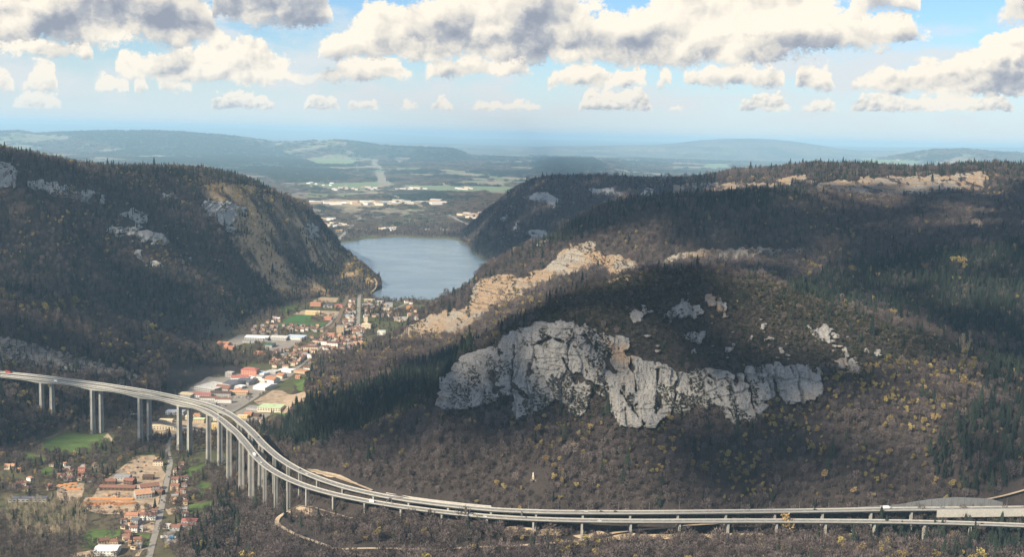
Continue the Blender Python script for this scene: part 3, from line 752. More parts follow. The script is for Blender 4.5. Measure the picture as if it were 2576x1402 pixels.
def make_cliffs():
    global CLIFF_ANY
    for ci, (grp, amp, mat, thr, polys) in enumerate(CLIFFS):
        far = grp in 'R'
        M = np.zeros(PU.shape)
        for poly in polys: M = np.maximum(M, inpoly(PU, PV, poly).astype(float))
        M = blur(blur(M, 4), 4)
        if grp == 'D': M = np.maximum(M, blur(inpoly(PU, PV, OUTCROP).astype(float), 6) * 0.22)
        sx, sy = (16.0, 34.0) if grp in 'D' else ((34.0, 9.0) if grp in 'SR' else ((15.0, 6.0) if grp == 'L' else (10.0, 8.0)))
        nz = fbm(PU / sx, PV / sy, 4, 80 + ci) * (0.62 if grp == 'D' else 0.85) + fbm(PU / 7.0, PV / 9.0, 2, 90 + ci) * 0.34 - (0.12 if grp in 'DLPB' or mat is ROCK_BAND else 0.06)
        if grp == 'D':
            small = np.zeros(PU.shape)
            for poly in polys[2:]: small = np.maximum(small, inpoly(PU, PV, poly).astype(float))
            small = np.maximum(blur(blur(small, 5), 5), blur(inpoly(PU, PV, OUTCROP).astype(float), 5) * 0.4)
            nz = nz + np.clip(small * 2.5, 0, 1) * (fbm(PU / 5.0, PV / 6.0, 2, 95) * 0.55 - 0.10)
        M = M * 1.12 + nz * np.where(M > 0.02, 1.0, 0.0)
        if grp == 'D':
            M -= 0.8 * CREV
            for (hx, hy, rx, ry) in HOLES:
                M -= 0.9 * np.exp(-(((PU - hx) / rx) ** 2 + ((PV - hy) / ry) ** 2))
        CLIFF_ANY = np.maximum(CLIFF_ANY, np.where(M > thr, 1.0, 0.0) * (1 + CLIFF_OF[grp]))
        for pi, poly in enumerate(polys + ([OUTCROP] if grp == 'D' else [])):
            us = [p[0] for p in poly]; vs = [p[1] for p in poly]
            st = 1.7 if grp in 'D' else 1.9
            uu = np.arange(min(us) - 8, max(us) + 8, st); vv = np.arange(min(vs) - 8, max(vs) + 8, st)
            Ug, Vg = np.meshgrid(uu, vv)
            X, Y, Zz = hit(Ug, Vg)
            m = blur(raster(M, Ug, Vg), 1)
            # relief: buttresses and cracks (v) or ledges (h)
            wx = X + fbm(Zz / 30, X / 60, 3, 61) * 9; wz = Zz + fbm(X / 70, Zz / 70, 3, 62) * 14
            def facets(a, b, sd): return _hash(np.floor(wx / a), np.floor(wz / b + _hash(np.floor(wx / a), np.floor(wx * 0), sd + 1)), sd) - 0.5
            if grp in 'SR':
                bed = _hash(np.floor(wz / 7.5), np.floor(wz * 0), 64) - 0.5; bed2 = _hash(np.floor(wz / 3.0), np.floor(wx / 40), 65) - 0.5
                rel = bed * 7.0 + bed2 * 3.0 + facets(26, 15, 66) * 4.5 + fbm(X / 40, Zz / 40, 3, 13) * 8 - 3.0 * (np.abs(fbm(wx / 22, Zz / 90, 3, 17)) < 0.05)
            else:
                rel = facets(17, 30, 67) * 6.5 + facets(7, 11, 68) * 3.2 + facets(3, 5, 69) * 1.2 + fbm(X / 60, Zz / 80, 3, 33) * 9
                rel = rel - 6.0 * (np.abs(fbm(wx / 24, Zz / 130, 3, 3 + ci)) < 0.045) - 2.5 * (np.abs(fbm(wx / 90, wz / 22, 3, 9 + ci)) < 0.035)
            spk = fbm(X / 15 + Zz / 60, Zz / 30, 4, 41 + ci, 0.6) + fbm(X / 55, Zz / 45, 2, 47 + ci) * 0.55
            sc = 1.0 if not far else 1.4
            push = np.where(m > thr, (amp * sstep(thr, thr + 0.10, m) + np.maximum(rel, -amp * 0.9) * sc * sstep(thr, thr + 0.12, m)), -3.0 - 10 * (thr - m))
            dx = np.gradient(Y, axis=1) / np.maximum(np.abs(np.gradient(X, axis=1)), 0.2)
            dx = np.clip(blur(dx, 4), -1.5, 1.5)
            ln = np.sqrt(1 + dx ** 2 + 0.06)
            P = np.stack([X + push * dx / ln, Y - push / ln, Zz + push * 0.25 / ln], -1)
            if not far:
                pick = (m > thr) & (spk > (0.20 if grp == 'D' else 0.08)) & (RNG.random(m.shape) < (0.2 if grp == 'D' else 0.16))
                LEDGE.append(P[pick])
            nr, nc = X.shape
            r = np.arange(nr - 1)[:, None] * nc; c = np.arange(nc - 1)[None, :]
            i = r + c
            Fq = np.stack([i, i + nc, i + nc + 1, i + 1], -1)
            mm = m > thr - 0.05
            keep = mm[:-1, :-1] | mm[1:, :-1] | mm[:-1, 1:] | mm[1:, 1:]
            jy = np.maximum(np.abs(np.diff(Y, axis=0))[:, :-1], np.abs(np.diff(Y, axis=1))[:-1])
            keep &= jy < (60 if not far else 150)
            Fq = Fq[keep]
            if len(Fq) == 0: continue
            used = np.unique(Fq); remap = np.zeros(nr * nc, int); remap[used] = np.arange(len(used))
            me = grid_mesh('cliff', P.reshape(-1, 3)[used], remap[Fq], mat)
            tag(obj('cliff', me), kind='structure')
make_cliffs()

# ------------------------------------------------------------------ plan of what stands where (keeps trees off roads, yards and houses)
OCX0, OCY0, OCR = -1700.0, 1150.0, 3.0
OCC = np.zeros((3300, 1200), bool)
def occ_poly(poly, grow=0.0):
    xs = [p[0] for p in poly]; ys = [p[1] for p in poly]
    i0 = max(int((min(xs) - OCX0) / OCR) - 1, 0); i1 = int((max(xs) - OCX0) / OCR) + 2
    j0 = max(int((min(ys) - OCY0) / OCR) - 1, 0); j1 = int((max(ys) - OCY0) / OCR) + 2
    X, Y = np.meshgrid(OCX0 + np.arange(i0, i1) * OCR, OCY0 + np.arange(j0, j1) * OCR)
    m = inpoly(X, Y, poly)
    sub = OCC[j0:j0 + m.shape[0], i0:i0 + m.shape[1]]
    sub |= m[:sub.shape[0], :sub.shape[1]]
def occ_disc(x, y, r):
    i0, i1 = int((x - r - OCX0) / OCR), int((x + r - OCX0) / OCR) + 2
    j0, j1 = int((y - r - OCY0) / OCR), int((y + r - OCY0) / OCR) + 2
    if i0 < 0 or j0 < 0: return
    X, Y = np.meshgrid(OCX0 + np.arange(i0, i1) * OCR, OCY0 + np.arange(j0, j1) * OCR)
    sub = OCC[j0:j1, i0:i1]
    sub |= (((X - x) ** 2 + (Y - y) ** 2) < r * r)[:sub.shape[0], :sub.shape[1]]
def blocked(x, y):
    i = ((np.asarray(x) - OCX0) / OCR).astype(int); j = ((np.asarray(y) - OCY0) / OCR).astype(int)
    ok = (i >= 0) & (j >= 0) & (i < OCC.shape[1]) & (j < OCC.shape[0])
    return ok & OCC[np.clip(j, 0, OCC.shape[0] - 1), np.clip(i, 0, OCC.shape[1] - 1)]
# close-up frames in which positions were read
FR = {'A': (0.0, 0.2364, 1070.4, 0.2364), 'B': (259.5, 0.2595, 1037.9, 0.2595), 'C': (454.0, 0.1388, 875.7, 0.1388), 'D': (551.4, 0.2141, 726.5, 0.2141), 'E': (746.0, 0.2015, 441.1, 0.2015), 'Z': (0.0, 0.3752, 875.7, 0.3752), 'V': (0.0, 1.0, 0.0, 1.0)}
def fr(k, x, y): a, b, c, d = FR[k]; return a + b * x, c + d * y
def ground(k, x, y):
    u, v = fr(k, x, y); p = hit(u, v)
    return float(p[0][0]), float(p[1][0]), float(p[2][0])
def polyline_ground(k, pts):
    return [ground(k, *p) for p in pts]

# ------------------------------------------------------------------ draped sheets: roads, yards, meadows
from mathutils.geometry import delaunay_2d_cdt
def resample(P, d):
    P = np.array(P, float); s = np.concatenate([[0], np.cumsum(np.linalg.norm(np.diff(P[:, :2], axis=0), axis=1))])
    q = np.linspace(0, s[-1], max(int(s[-1] / d), 2) + 1)
    return np.stack([np.interp(q, s, P[:, i]) for i in range(P.shape[1])], 1)
def smooth(P, n):
    for _ in range(n):
        Q = P.copy(); Q[1:-1] = (P[:-2] + 2 * P[1:-1] + P[2:]) / 4; P = Q
    return P
def sheet_z(x, y):
    d = 2.5
    return np.maximum.reduce([H(x, y), H(x + d, y), H(x - d, y), H(x, y + d), H(x, y - d)])
def strip(name, k, pts, w, mat, lift=0.30, kind='structure', clear=1.5, zs=None):
    P = resample(polyline_ground(k, pts), 5.0); P = smooth(P, 6)
    T = np.gradient(P[:, :2], axis=0); T /= np.linalg.norm(T, axis=1)[:, None]
    Nn = np.stack([-T[:, 1], T[:, 0]], 1)
    L = P[:, :2] + Nn * w / 2; R = P[:, :2] - Nn * w / 2
    z = np.maximum(sheet_z(L[:, 0], L[:, 1]), sheet_z(R[:, 0], R[:, 1])) + lift
    z = smooth(z[:, None], 3)[:, 0]
    n = len(P); V = np.concatenate([np.column_stack([L, z]), np.column_stack([R, z])])
    i = np.arange(n - 1)
    F = np.stack([i + n, i + n + 1, i + 1, i], 1)
    for p in P[::1]: occ_disc(p[0], p[1], w / 2 + clear)
    if name == 'dirt_track':
        for p in P:
            occ_disc(p[0], p[1] - 7.0, 5.5); occ_disc(p[0], p[1] - 13.0, 5.5)
    o = obj(name, grid_mesh(name, V, F, mat)); tag(o, kind=kind)
    return P
def patch(name, k, pts, mat, lift=0.22, step=6.0, clear=True):
    G = polyline_ground(k, pts)
    bd = resample(np.array(G + [G[0]]), step)[:-1]
    jag = fbm(bd[:, 0] / 12, bd[:, 1] / 12, 2, 3)
    bd[:, 0] += jag * 1.5; bd[:, 1] += fbm(bd[:, 0] / 12, bd[:, 1] / 12, 2, 4) * 2.5
    poly = [(p[0], p[1]) for p in bd]
    X, Y = np.meshgrid(np.arange(bd[:, 0].min(), bd[:, 0].max(), step), np.arange(bd[:, 1].min(), bd[:, 1].max(), step))
    m = inpoly(X, Y, poly)
    inner = [(float(x), float(y)) for x, y in zip(X[m], Y[m])]
    vs = [Vector(p) for p in poly + inner]
    n = len(poly)
    out = delaunay_2d_cdt(vs, [(i, (i + 1) % n) for i in range(n)], [list(range(n))], 1, 1e-3)
    co = np.array([(p.x, p.y) for p in out[0]])
    z = sheet_z(co[:, 0], co[:, 1]) + lift
    me = bpy.data.meshes.new(name)
    me.from_pydata([(a, b, c) for (a, b), c in zip(co, z)], [], [tuple(f) for f in out[2]])
    me.materials.append(mat); me.update()
    if clear: occ_poly(poly)
    return tag(obj(name, me), kind='structure')
M_MEADOW = mat_plain('meadow_grass', (0.078, 0.120, 0.034), 0.75, 0.035, fine=0.3)
M_PITCH = mat_plain('pitch_grass', (0.050, 0.125, 0.040), 0.15, 0.08, fine=0.5)
M_YARD = mat_plain('sandy_yard', (0.33, 0.25, 0.175), 0.9, 0.09, fine=0.4)
M_DIRT = mat_plain('dirt_track', (0.40, 0.315, 0.225), 0.4, 0.12, fine=0.7)
M_ASPH = mat_plain('worn_asphalt', (0.22, 0.205, 0.19), 0.2, 0.1, fine=0.6)
M_APRON = mat_plain('grey_apron', (0.24, 0.215, 0.185), 0.35, 0.06, fine=0.5)
M_STREET = mat_plain('pale_street', (0.25, 0.23, 0.205), 0.3, 0.08, fine=0.5)
M_BALLAST = mat_plain('railway_ballast', (0.17, 0.125, 0.09), 0.35, 0.1, fine=0.5)
M_LINE = mat_plain('white_road_paint', (0.78, 0.78, 0.76), 0.1, 1.0)
for pts in ([(360, 245), (540, 150), (720, 82), (950, 108), (1130, 92), (1190, 180), (1020, 240), (740, 335), (540, 300)], [(195, 345), (250, 298), (470, 345), (482, 395), (330, 415)], [(340, 495), (470, 470), (500, 436), (612, 510), (600, 545), (400, 535)], [(820, 1290), (960, 1120), (1300, 1118), (1280, 1175), (1060, 1245), (980, 1320)]):
    patch('meadow', 'A', pts, M_MEADOW)
for pts in ([(775, 560), (980, 495), (995, 575), (800, 645)], [(905, 680), (1045, 690), (1000, 775), (915, 835)], [(830, 900), (1062, 868), (1062, 962), (840, 988)], [(290, 1185), (455, 1185), (440, 1305), (400, 1300), (380, 1240)]):
    patch('meadow', 'B', pts, M_MEADOW)
patch('meadow', 'D', [(690, 268), (800, 214), (935, 216), (925, 246), (820, 270)], M_MEADOW)
patch('meadow', 'C', [(2050, 590), (2240, 560), (2420, 500), (2420, 520), (2250, 600), (2240, 800), (2130, 795)], M_MEADOW)
patch('grass_verge', 'C', [(1320, 1002), (2250, 1012), (2250, 1052), (1370, 1036)], M_PITCH)
patch('sports_pitch', 'D', [(735, 388), (885, 309), (1125, 316), (1045, 392)], M_PITCH)
patch('sports_pitch', 'D', [(672, 432), (755, 400), (1258, 404), (1200, 448)], M_PITCH)
patch('yard', 'B', [(130, 570), (330, 425), (500, 415), (560, 520), (602, 600), (560, 770), (535, 905), (420, 940), (200, 985), (-60, 985), (-150, 890), (-70, 770), (20, 670)], M_YARD)
patch('yard', 'A', [(600, 640), (900, 620), (890, 700), (880, 770), (760, 810), (600, 800)], M_YARD)
patch('yard', 'B', [(350, 1066), (500, 1066), (485, 1175), (380, 1160)], M_YARD)
patch('yard', 'B', [(600, 940), (765, 915), (755, 965), (640, 1000)], M_YARD)
patch('yard', 'B', [(580, 1165), (700, 1150), (720, 1265), (600, 1290)], M_APRON)
patch('yard', 'A', [(750, 1380), (1040, 1325), (1010, 1410), (740, 1440)], M_YARD)
patch('yard', 'A', [(1070, 150), (1150, 85), (1215, 178), (1150, 176)], M_DIRT)
patch('gravel_lot', 'C', [(1330, 965), (1680, 770), (1860, 778), (1880, 802), (2255, 812), (2285, 1004), (1340, 994)], M_YARD)
patch('yard', 'C', [(10, 860), (230, 700), (520, 545), (900, 515), (1250, 440), (1500, 415), (2000, 370), (2150, 320), (2290, 240), (1960, 560), (1640, 690), (1310, 925), (1180, 1000), (880, 1180), (500, 1060), (300, 1000)], M_APRON)
patch('yard', 'C', [(1000, 1175), (1250, 1040), (1480, 1042), (1440, 1180), (1700, 1200), (1560, 1260), (1250, 1420), (1000, 1290)], M_APRON)
patch('yard', 'Z', [(955, 560), (1010, 498), (1180, 486), (1520, 520), (1450, 575), (1220, 585), (1060, 600)], M_YARD)
patch('yard', 'D', [(85, 640), (240, 545), (440, 545), (1020, 590), (900, 660), (760, 740), (640, 745), (500, 690), (560, 625), (300, 640), (170, 690)], M_APRON)
patch('yard', 'D', [(850, 300), (1010, 250), (1420, 270), (1380, 330), (1220, 330), (1130, 318), (890, 306)], M_YARD)
patch('yard', 'D', [(1090, 150), (1200, 95), (1400, 110), (1380, 160), (1180, 165)], M_YARD)
patch('track_side', 'V', [(722, 1292), (755, 1277), (800, 1288), (862, 1304), (790, 1303), (738, 1304)], M_DIRT)
patch('track_side', 'V', [(772, 1187), (805, 1185), (845, 1194), (875, 1207), (915, 1227), (870, 1214), (800, 1197)], M_DIRT)
for pts in ([(1215, 1338), (1300, 1334), (1420, 1342), (1420, 1350), (1300, 1350)], [(1440, 1352), (1500, 1345), (1620, 1350), (1740, 1348), (1740, 1356), (1600, 1360), (1480, 1362)], [(1760, 1352), (1880, 1344), (1990, 1352), (1960, 1362), (1800, 1360)]):
    patch('bank', 'V', pts, M_DIRT)
VILLAGE_ROAD = strip('village_road', 'V', [(371, 1416), (376, 1401), (384, 1367), (400, 1313), (410, 1261), (418, 1220), (425.5, 1183), (429.5, 1162), (423, 1147), (421.6, 1126), (436, 1098), (500, 1066), (583, 1038), (636, 1005), (682, 972), (704, 959), (732, 938), (753, 923), (773, 908), (785, 894), (805, 876), (835, 850), (868, 832), (900, 818)], 8.0, M_STREET)
strip('town_avenue', 'V', [(900, 820), (902, 785), (903, 754), (905, 742)], 11.0, M_STREET)
strip('lane', 'B', [(330, 1400), (350, 1340), (400, 1318), (460, 1315)], 5.0, M_DIRT)
strip('lane', 'B', [(540, 900), (470, 960), (260, 985), (0, 990), (-130, 960), (-190, 880), (-150, 830)], 5.0, M_YARD)
strip('railway', 'A', [(-60, 322), (0, 300), (200, 240), (400, 180), (600, 110), (760, 20), (800, -10)], 7.0, M_BALLAST, 0.5)
strip('railway', 'V', [(874, 745), (870, 756), (862, 776), (857, 789), (847, 812), (828, 829), (808, 846), (770, 872)], 12.0, M_BALLAST, 0.4)
strip('street', 'D', [(1180, 480), (1290, 420), (1390, 300), (1440, 285)], 8.0, M_STREET)
strip('street', 'D', [(90, 640), (240, 545), (640, 548)], 7.0, M_STREET)
strip('street', 'D', [(2000, 265), (2140, 205), (2200, 180)], 7.0, M_STREET)
strip('shore_road', 'V', [(930, 738), (946, 724), (948, 712), (941, 702)], 6.0, M_DIRT)
strip('far_motorway', 'E', [(240, 555), (800, 530), (1100, 510), (1240, 503), (1660, 482), (1880, 474), (2400, 458)], 22.0, M_ASPH, 0.8)
strip('far_road', 'E', [(1180, 215), (1210, 250), (1330, 310), (1500, 360), (1620, 405)], 16.0, M_YARD, 0.8)
DIRT = [(755, 1277), (722, 1292), (697, 1311), (695, 1326), (718, 1341), (759, 1358), (797, 1369), (830, 1378), (845, 1386), (894, 1382), (1007, 1383), (1119, 1386), (1168, 1379), (1280, 1377), (1412, 1366), (1543, 1350), (1655, 1343), (1805, 1332)]
strip('dirt_track', 'V', DIRT, 5.5, M_DIRT, 0.35, clear=5.5)
strip('dirt_track', 'V', [(845, 1386), (888, 1396), (940, 1408)], 5.0, M_DIRT, 0.45, clear=5.0)
strip('dirt_track', 'V', [(757, 1278), (800, 1284), (845, 1297), (885, 1308)], 3.6, M_DIRT, 0.45, clear=4.0)
strip('dirt_track', 'V', [(774, 1187), (804, 1191), (845, 1202), (875, 1213), (913, 1230), (936, 1240)], 4.0, M_DIRT, 0.4, clear=4.0)
strip('dirt_track', 'V', [(2470, 1268), (2520, 1258), (2600, 1236)], 4.0, M_DIRT, 0.4, clear=3.0)

# ------------------------------------------------------------------ the motorway: two viaducts side by side
M_CONC = mat_plain('viaduct_concrete', (0.31, 0.30, 0.275), 0.45, 0.12, streak=True, fine=0.8)
M_CONC2 = mat_plain('pier_concrete', (0.34, 0.33, 0.305), 0.42, 0.10, streak=True, fine=0.9)
M_PARA = mat_plain('parapet_concrete', (0.37, 0.355, 0.325), 0.35, 0.2, fine=1.2)
M_DECK = mat_plain('motorway_asphalt', (0.175, 0.17, 0.16), 0.25, 0.05, fine=0.9)
M_STEEL = mat_plain('galvanised_steel', (0.33, 0.34, 0.35), 0.15, 1.0, rough=0.5, metal=0.6)
front_px = [(-330, 895), (-200, 916), (-100, 931), (0, 946), (75, 953), (150, 962), (225, 972.5), (300, 984.5), (375, 998), (450, 1013), (519, 1031), (556, 1056), (594, 1088), (620, 1118), (643, 1149), (669, 1175), (707, 1198), (752, 1219), (819, 1240), (894, 1256.5), (969, 1270), (1044, 1281), (1119, 1290), (1168, 1295), (1243, 1302.5), (1355, 1308), (1468, 1311), (1618, 1312.5), (1881, 1311.5), (2069, 1312), (2256, 1313.5), (2407, 1317), (2576, 1323), (2780, 1332)]
rear_px = [(-330, 893), (-200, 911), (-100, 924), (0, 937.6), (75, 944), (150, 953), (263, 967.6), (375, 985), (450, 1000.5), (519, 1017), (556, 1030), (594, 1052), (632, 1085), (662, 1119), (699, 1152), (744, 1181), (800, 1205), (857, 1224.5), (932, 1243), (1007, 1257), (1082, 1267), (1168, 1277), (1243, 1284.5), (1393, 1290), (1618, 1290.5), (1881, 1288), (2069, 1285.6), (2256, 1282), (2407, 1281), (2576, 1279), (2780, 1276)]
UZ = [-330, 0, 232, 643, 894, 1168, 1500, 2576, 2800]
def deck_path(px, zs):
    u = np.array([p[0] for p in px], float); v = np.array([p[1] for p in px], float)
    q = np.linspace(u[0], u[-1], 400)
    vq = np.interp(q, u, v)
    a, s = ray(q, vq); z = np.interp(q, UZ, zs)
    Y = (z - CAMZ) / s
    P = np.stack([a * Y, Y, z], 1)
    P = resample(P, 4.0)
    return smooth(P, 60)
FRONT = deck_path(front_px, [100, 103, 106, 114, 119, 123.5, 126, 129, 130])
REAR = deck_path(rear_px, [103, 106, 109.5, 119, 124.5, 129.5, 132, 135, 136])
def frame(P):
    T = np.gradient(P[:, :2], axis=0); T /= np.linalg.norm(T, axis=1)[:, None]
    return T, np.stack([T[:, 1], -T[:, 0]], 1)          # along, and to the side nearer the camera
def on_path(P, u):
    pu, _ = proj(P[:, 0], P[:, 1], P[:, 2])
    return float(np.interp(u, np.maximum.accumulate(pu), np.arange(len(P))))
def at(P, i):
    j = int(np.clip(math.floor(i), 0, len(P) - 2)); f = i - j
    T, Nn = frame(P)
    return P[j] * (1 - f) + P[j + 1] * f, T[j], Nn[j]
def make_viaduct(name, label, P, piers, wd):
    base = Vector((float(P[len(P) // 2][0]), float(P[len(P) // 2][1]), 60.0))
    root = empty(name, base)
    tag(root, label, 'viaduct')
    T, Nn = frame(P); n = len(P); b = np.array(base)
    idx = [on_path(P, q[0]) for q in piers]
    big = np.array([q[1] for q in piers])
    arc = np.arange(n) * 4.0
    hh = np.full(n, 2.5)
    bigs = np.interp(np.arange(n), idx, big.astype(float))
    for i, g in zip(idx, big):
        hh += np.where(g, 2.6, 0.3) * np.exp(-((arc - i * 4.0) / (26.0 if g else 6.0)) ** 2)
    hh += bigs * 0.7
    def sweep(sec):
        m = MB(); vs = []; k = None
        for i in range(n):
            S_ = sec(i); k = len(S_)
            for (o, h) in S_: vs.append((P[i, 0] + Nn[i, 0] * o - b[0], P[i, 1] + Nn[i, 1] * o - b[1], P[i, 2] + h - b[2]))
        fs = [(i * k + j, i * k + (j + 1) % k, (i + 1) * k + (j + 1) % k, (i + 1) * k + j) for i in range(n - 1) for j in range(k)]
        fs += [tuple(range(k)), tuple((n - 1) * k + j for j in range(k - 1, -1, -1))]
        m.add(vs, fs); return m
    W2 = wd / 2
    sweep(lambda i: [(-W2, 0), (W2, 0), (W2, -0.38), (2.9, -0.75), (2.4, -hh[i]), (-2.4, -hh[i]), (-2.9, -0.75), (-W2, -0.38)]).build('deck', M_CONC, root)
    for s in (-1, 1):
        sweep(lambda i: [(s * (W2 - 0.42), 0.004), (s * (W2 + 0.06), 0.004), (s * (W2 + 0.06), 1.05), (s * (W2 - 0.22), 1.05)]).build('parapet', M_PARA, root)
    m = MB(); vs = []
    for i in range(n):
        for o in (-W2 + 0.45, W2 - 0.45): vs.append((P[i, 0] + Nn[i, 0] * o - b[0], P[i, 1] + Nn[i, 1] * o - b[1], P[i, 2] + 0.03 - b[2]))
    m.add(vs, [(2 * i, 2 * i + 1, 2 * i + 3, 2 * i + 2) for i in range(n - 1)])
    m.build('road_surface', M_DECK, root)
    m = MB()
    def line(o, w, step):
        for i in range(0, n - 1, step):
            q = []
            for (ii, oo) in ((i, o - w), (i, o + w), (i + 1, o + w), (i + 1, o - w)):
                q.append((P[ii, 0] + Nn[ii, 0] * oo - b[0], P[ii, 1] + Nn[ii, 1] * oo - b[1], P[ii, 2] + 0.045 - b[2]))
            m.add(q, [(0, 1, 2, 3)])
    line(-W2 + 1.0, 0.13, 1); line(W2 - 1.6, 0.13, 1); line(-0.4, 0.12, 3)
    tag(m.build('lane_markings', M_LINE, root), kind='stuff')
    for (u, g), i in zip(piers, idx):
        p, t, s = at(P, i)
        ang = math.atan2(t[1], t[0])
        hb = float(np.interp(i, np.arange(n), hh))
        top = p[2] - hb + 0.02; bot = float(H(p[0], p[1])) - 4.0
        if top - bot < 1.5: continue
        m = MB()
        a_, c_ = (2.35, 3.3) if g else (1.05, 2.3)
        rec = 0.55 if g else 0.2
        def ring(z, f):
            A, Cc = a_ * f, c_ * f; q = 0.42
            pts = [(-A, -Cc), (-A * q, -Cc), (-A * q, -Cc + rec), (A * q, -Cc + rec), (A * q, -Cc), (A, -Cc), (A, -Cc * q), (A - rec, -Cc * q), (A - rec, Cc * q), (A, Cc * q), (A, Cc), (A * q, Cc), (A * q, Cc - rec), (-A * q, Cc - rec), (-A * q, Cc), (-A, Cc), (-A, Cc * q), (-A + rec, Cc * q), (-A + rec, -Cc * q), (-A, -Cc * q)]
            return [(x, y, z) for x, y in pts]
        hgt = top - bot
        lv = [(0.0, 1.22 if g else 1.0), (hgt * 0.35, 1.09 if g else 1.0), (hgt, 1.0)]
        rings = [ring(z, f) for z, f in lv]
        vs = sum(rings, []); k = len(rings[0])
        fs = [(r * k + j, r * k + (j + 1) % k, (r + 1) * k + (j + 1) % k, (r + 1) * k + j) for r in range(len(lv) - 1) for j in range(k)] + [tuple(2 * k + j for j in range(k))]
        m.add(vs, fs)
        m.build('pier', M_CONC2, root, (p[0] - b[0], p[1] - b[1], bot - b[2]), ang)
        cp = MB(); cp.box((0, 0, 0), (a_ * 2.25, c_ * 2.06, 0.9 if g else 0.5))
        o = cp.build('pier_head', M_CONC, root, (p[0] - b[0], p[1] - b[1], top - 0.42 - b[2]), ang)
        occ_disc(p[0], p[1], 8.0 if g else 4.0)
        if g:
            q0 = p
    return root
pf = [(104, 1), (232, 1), (352, 1), (451, 1), (524.5, 1), (576, 1), (607, 1), (632, 1)] + [(u, 0) for u in (666, 694, 726, 773, 840, 919, 1010, 1113, 1226, 1342, 1464, 1587, 1710, 1832, 1954, 2077, 2200, 2325, 2441)]
pr = [(130, 1), (253, 1), (374.5, 1), (476.5, 1), (553, 1), (602, 1), (630, 1), (656, 1)] + [(u, 0) for u in (690, 725, 755, 800, 864, 942, 1030, 1129, 1236, 1349, 1466, 1585, 1705, 1826, 1949, 2069, 2191, 2293)]
make_viaduct('motorway_viaduct', 'curving concrete motorway viaduct on tall piers, the carriageway nearer the village and track', FRONT, pf, 10.6)
make_viaduct('motorway_viaduct', 'curving concrete motorway viaduct on piers, the higher carriageway against the wooded hillside', REAR, pr, 10.6)
for P in (FRONT, REAR):
    for p in P:
        if p[2] - float(H(p[0], p[1])) < 16: occ_disc(p[0], p[1], 7.5)

# ------------------------------------------------------------------ buildings
def roofm(n, c, v=0.3): return mat_plain(n, c, v, 0.25, rough=0.8, fine=1.6)
RM = {'red': roofm('red_tiles', (0.22, 0.105, 0.082)), 'brown': roofm('brown_tiles', (0.155, 0.085, 0.065)), 'rust': roofm('red_brown_tiles', (0.20, 0.105, 0.080)), 'orange': roofm('orange_tiles', (0.34, 0.17, 0.11)),
      'tan': roofm('tan_tiles', (0.42, 0.24, 0.15)), 'grey': roofm('grey_roofing', (0.25, 0.25, 0.255)), 'slate': roofm('slate_roofing', (0.105, 0.11, 0.13)), 'white': roofm('white_roofing', (0.66, 0.66, 0.67), 0.15),
      'pale': roofm('pale_roofing', (0.48, 0.465, 0.44), 0.3), 'cream': roofm('cream_roofing', (0.55, 0.45, 0.30), 0.2), 'pink': roofm('pink_red_sheet', (0.34, 0.13, 0.115)), 'green': roofm('pale_green_roofing', (0.42, 0.52, 0.32), 0.2), 'darkgreen': roofm('dark_green_sheet', (0.05, 0.10, 0.075)),
      'blue': roofm('pale_blue_roofing', (0.46, 0.54, 0.62), 0.2), 'dark': roofm('dark_brown_tiles', (0.085, 0.06, 0.052))}
WM = {'cream': mat_plain('cream_render', (0.60, 0.52, 0.40), 0.15, 0.3), 'white': mat_plain('white_render', (0.72, 0.70, 0.66), 0.12, 0.3), 'grey': mat_plain('grey_render', (0.36, 0.355, 0.345), 0.2, 0.3), 'tan': mat_plain('tan_render', (0.46, 0.35, 0.24), 0.2, 0.3),
      'salmon': mat_plain('salmon_render', (0.52, 0.26, 0.19), 0.15, 0.3), 'yellow': mat_plain('yellow_render', (0.62, 0.48, 0.22), 0.15, 0.3), 'wood': mat_plain('dark_timber', (0.13, 0.085, 0.06), 0.25, 0.5), 'orange': mat_plain('orange_render', (0.56, 0.31, 0.13), 0.15, 0.3)}
M_PANE = mat_plain('window_glass', (0.035, 0.042, 0.052), 0.2, 0.4, rough=0.15)
M_DOOR = mat_plain('door_paint', (0.12, 0.08, 0.06), 0.2, 1.0)
def window_mesh():
    m = MB(); m.box((0, 0, 0), (1.0, 0.12, 1.0)); return m.mesh('window', M_PANE)
WINDOW = window_mesh()
dm = MB(); dm.box((0, 0, 1.05), (1.1, 0.12, 2.1)); DOOR = dm.mesh('door', M_DOOR)
def footprint(x, y, w, d, rot, g=1.0):
    c, s = math.cos(rot), math.sin(rot); a, b = w / 2 + g, d / 2 + g
    return [(x + px * c - py * s, y + px * s + py * c) for px, py in ((-a, -b), (a, -b), (a, b), (-a, b))]
N_BUILT = 0
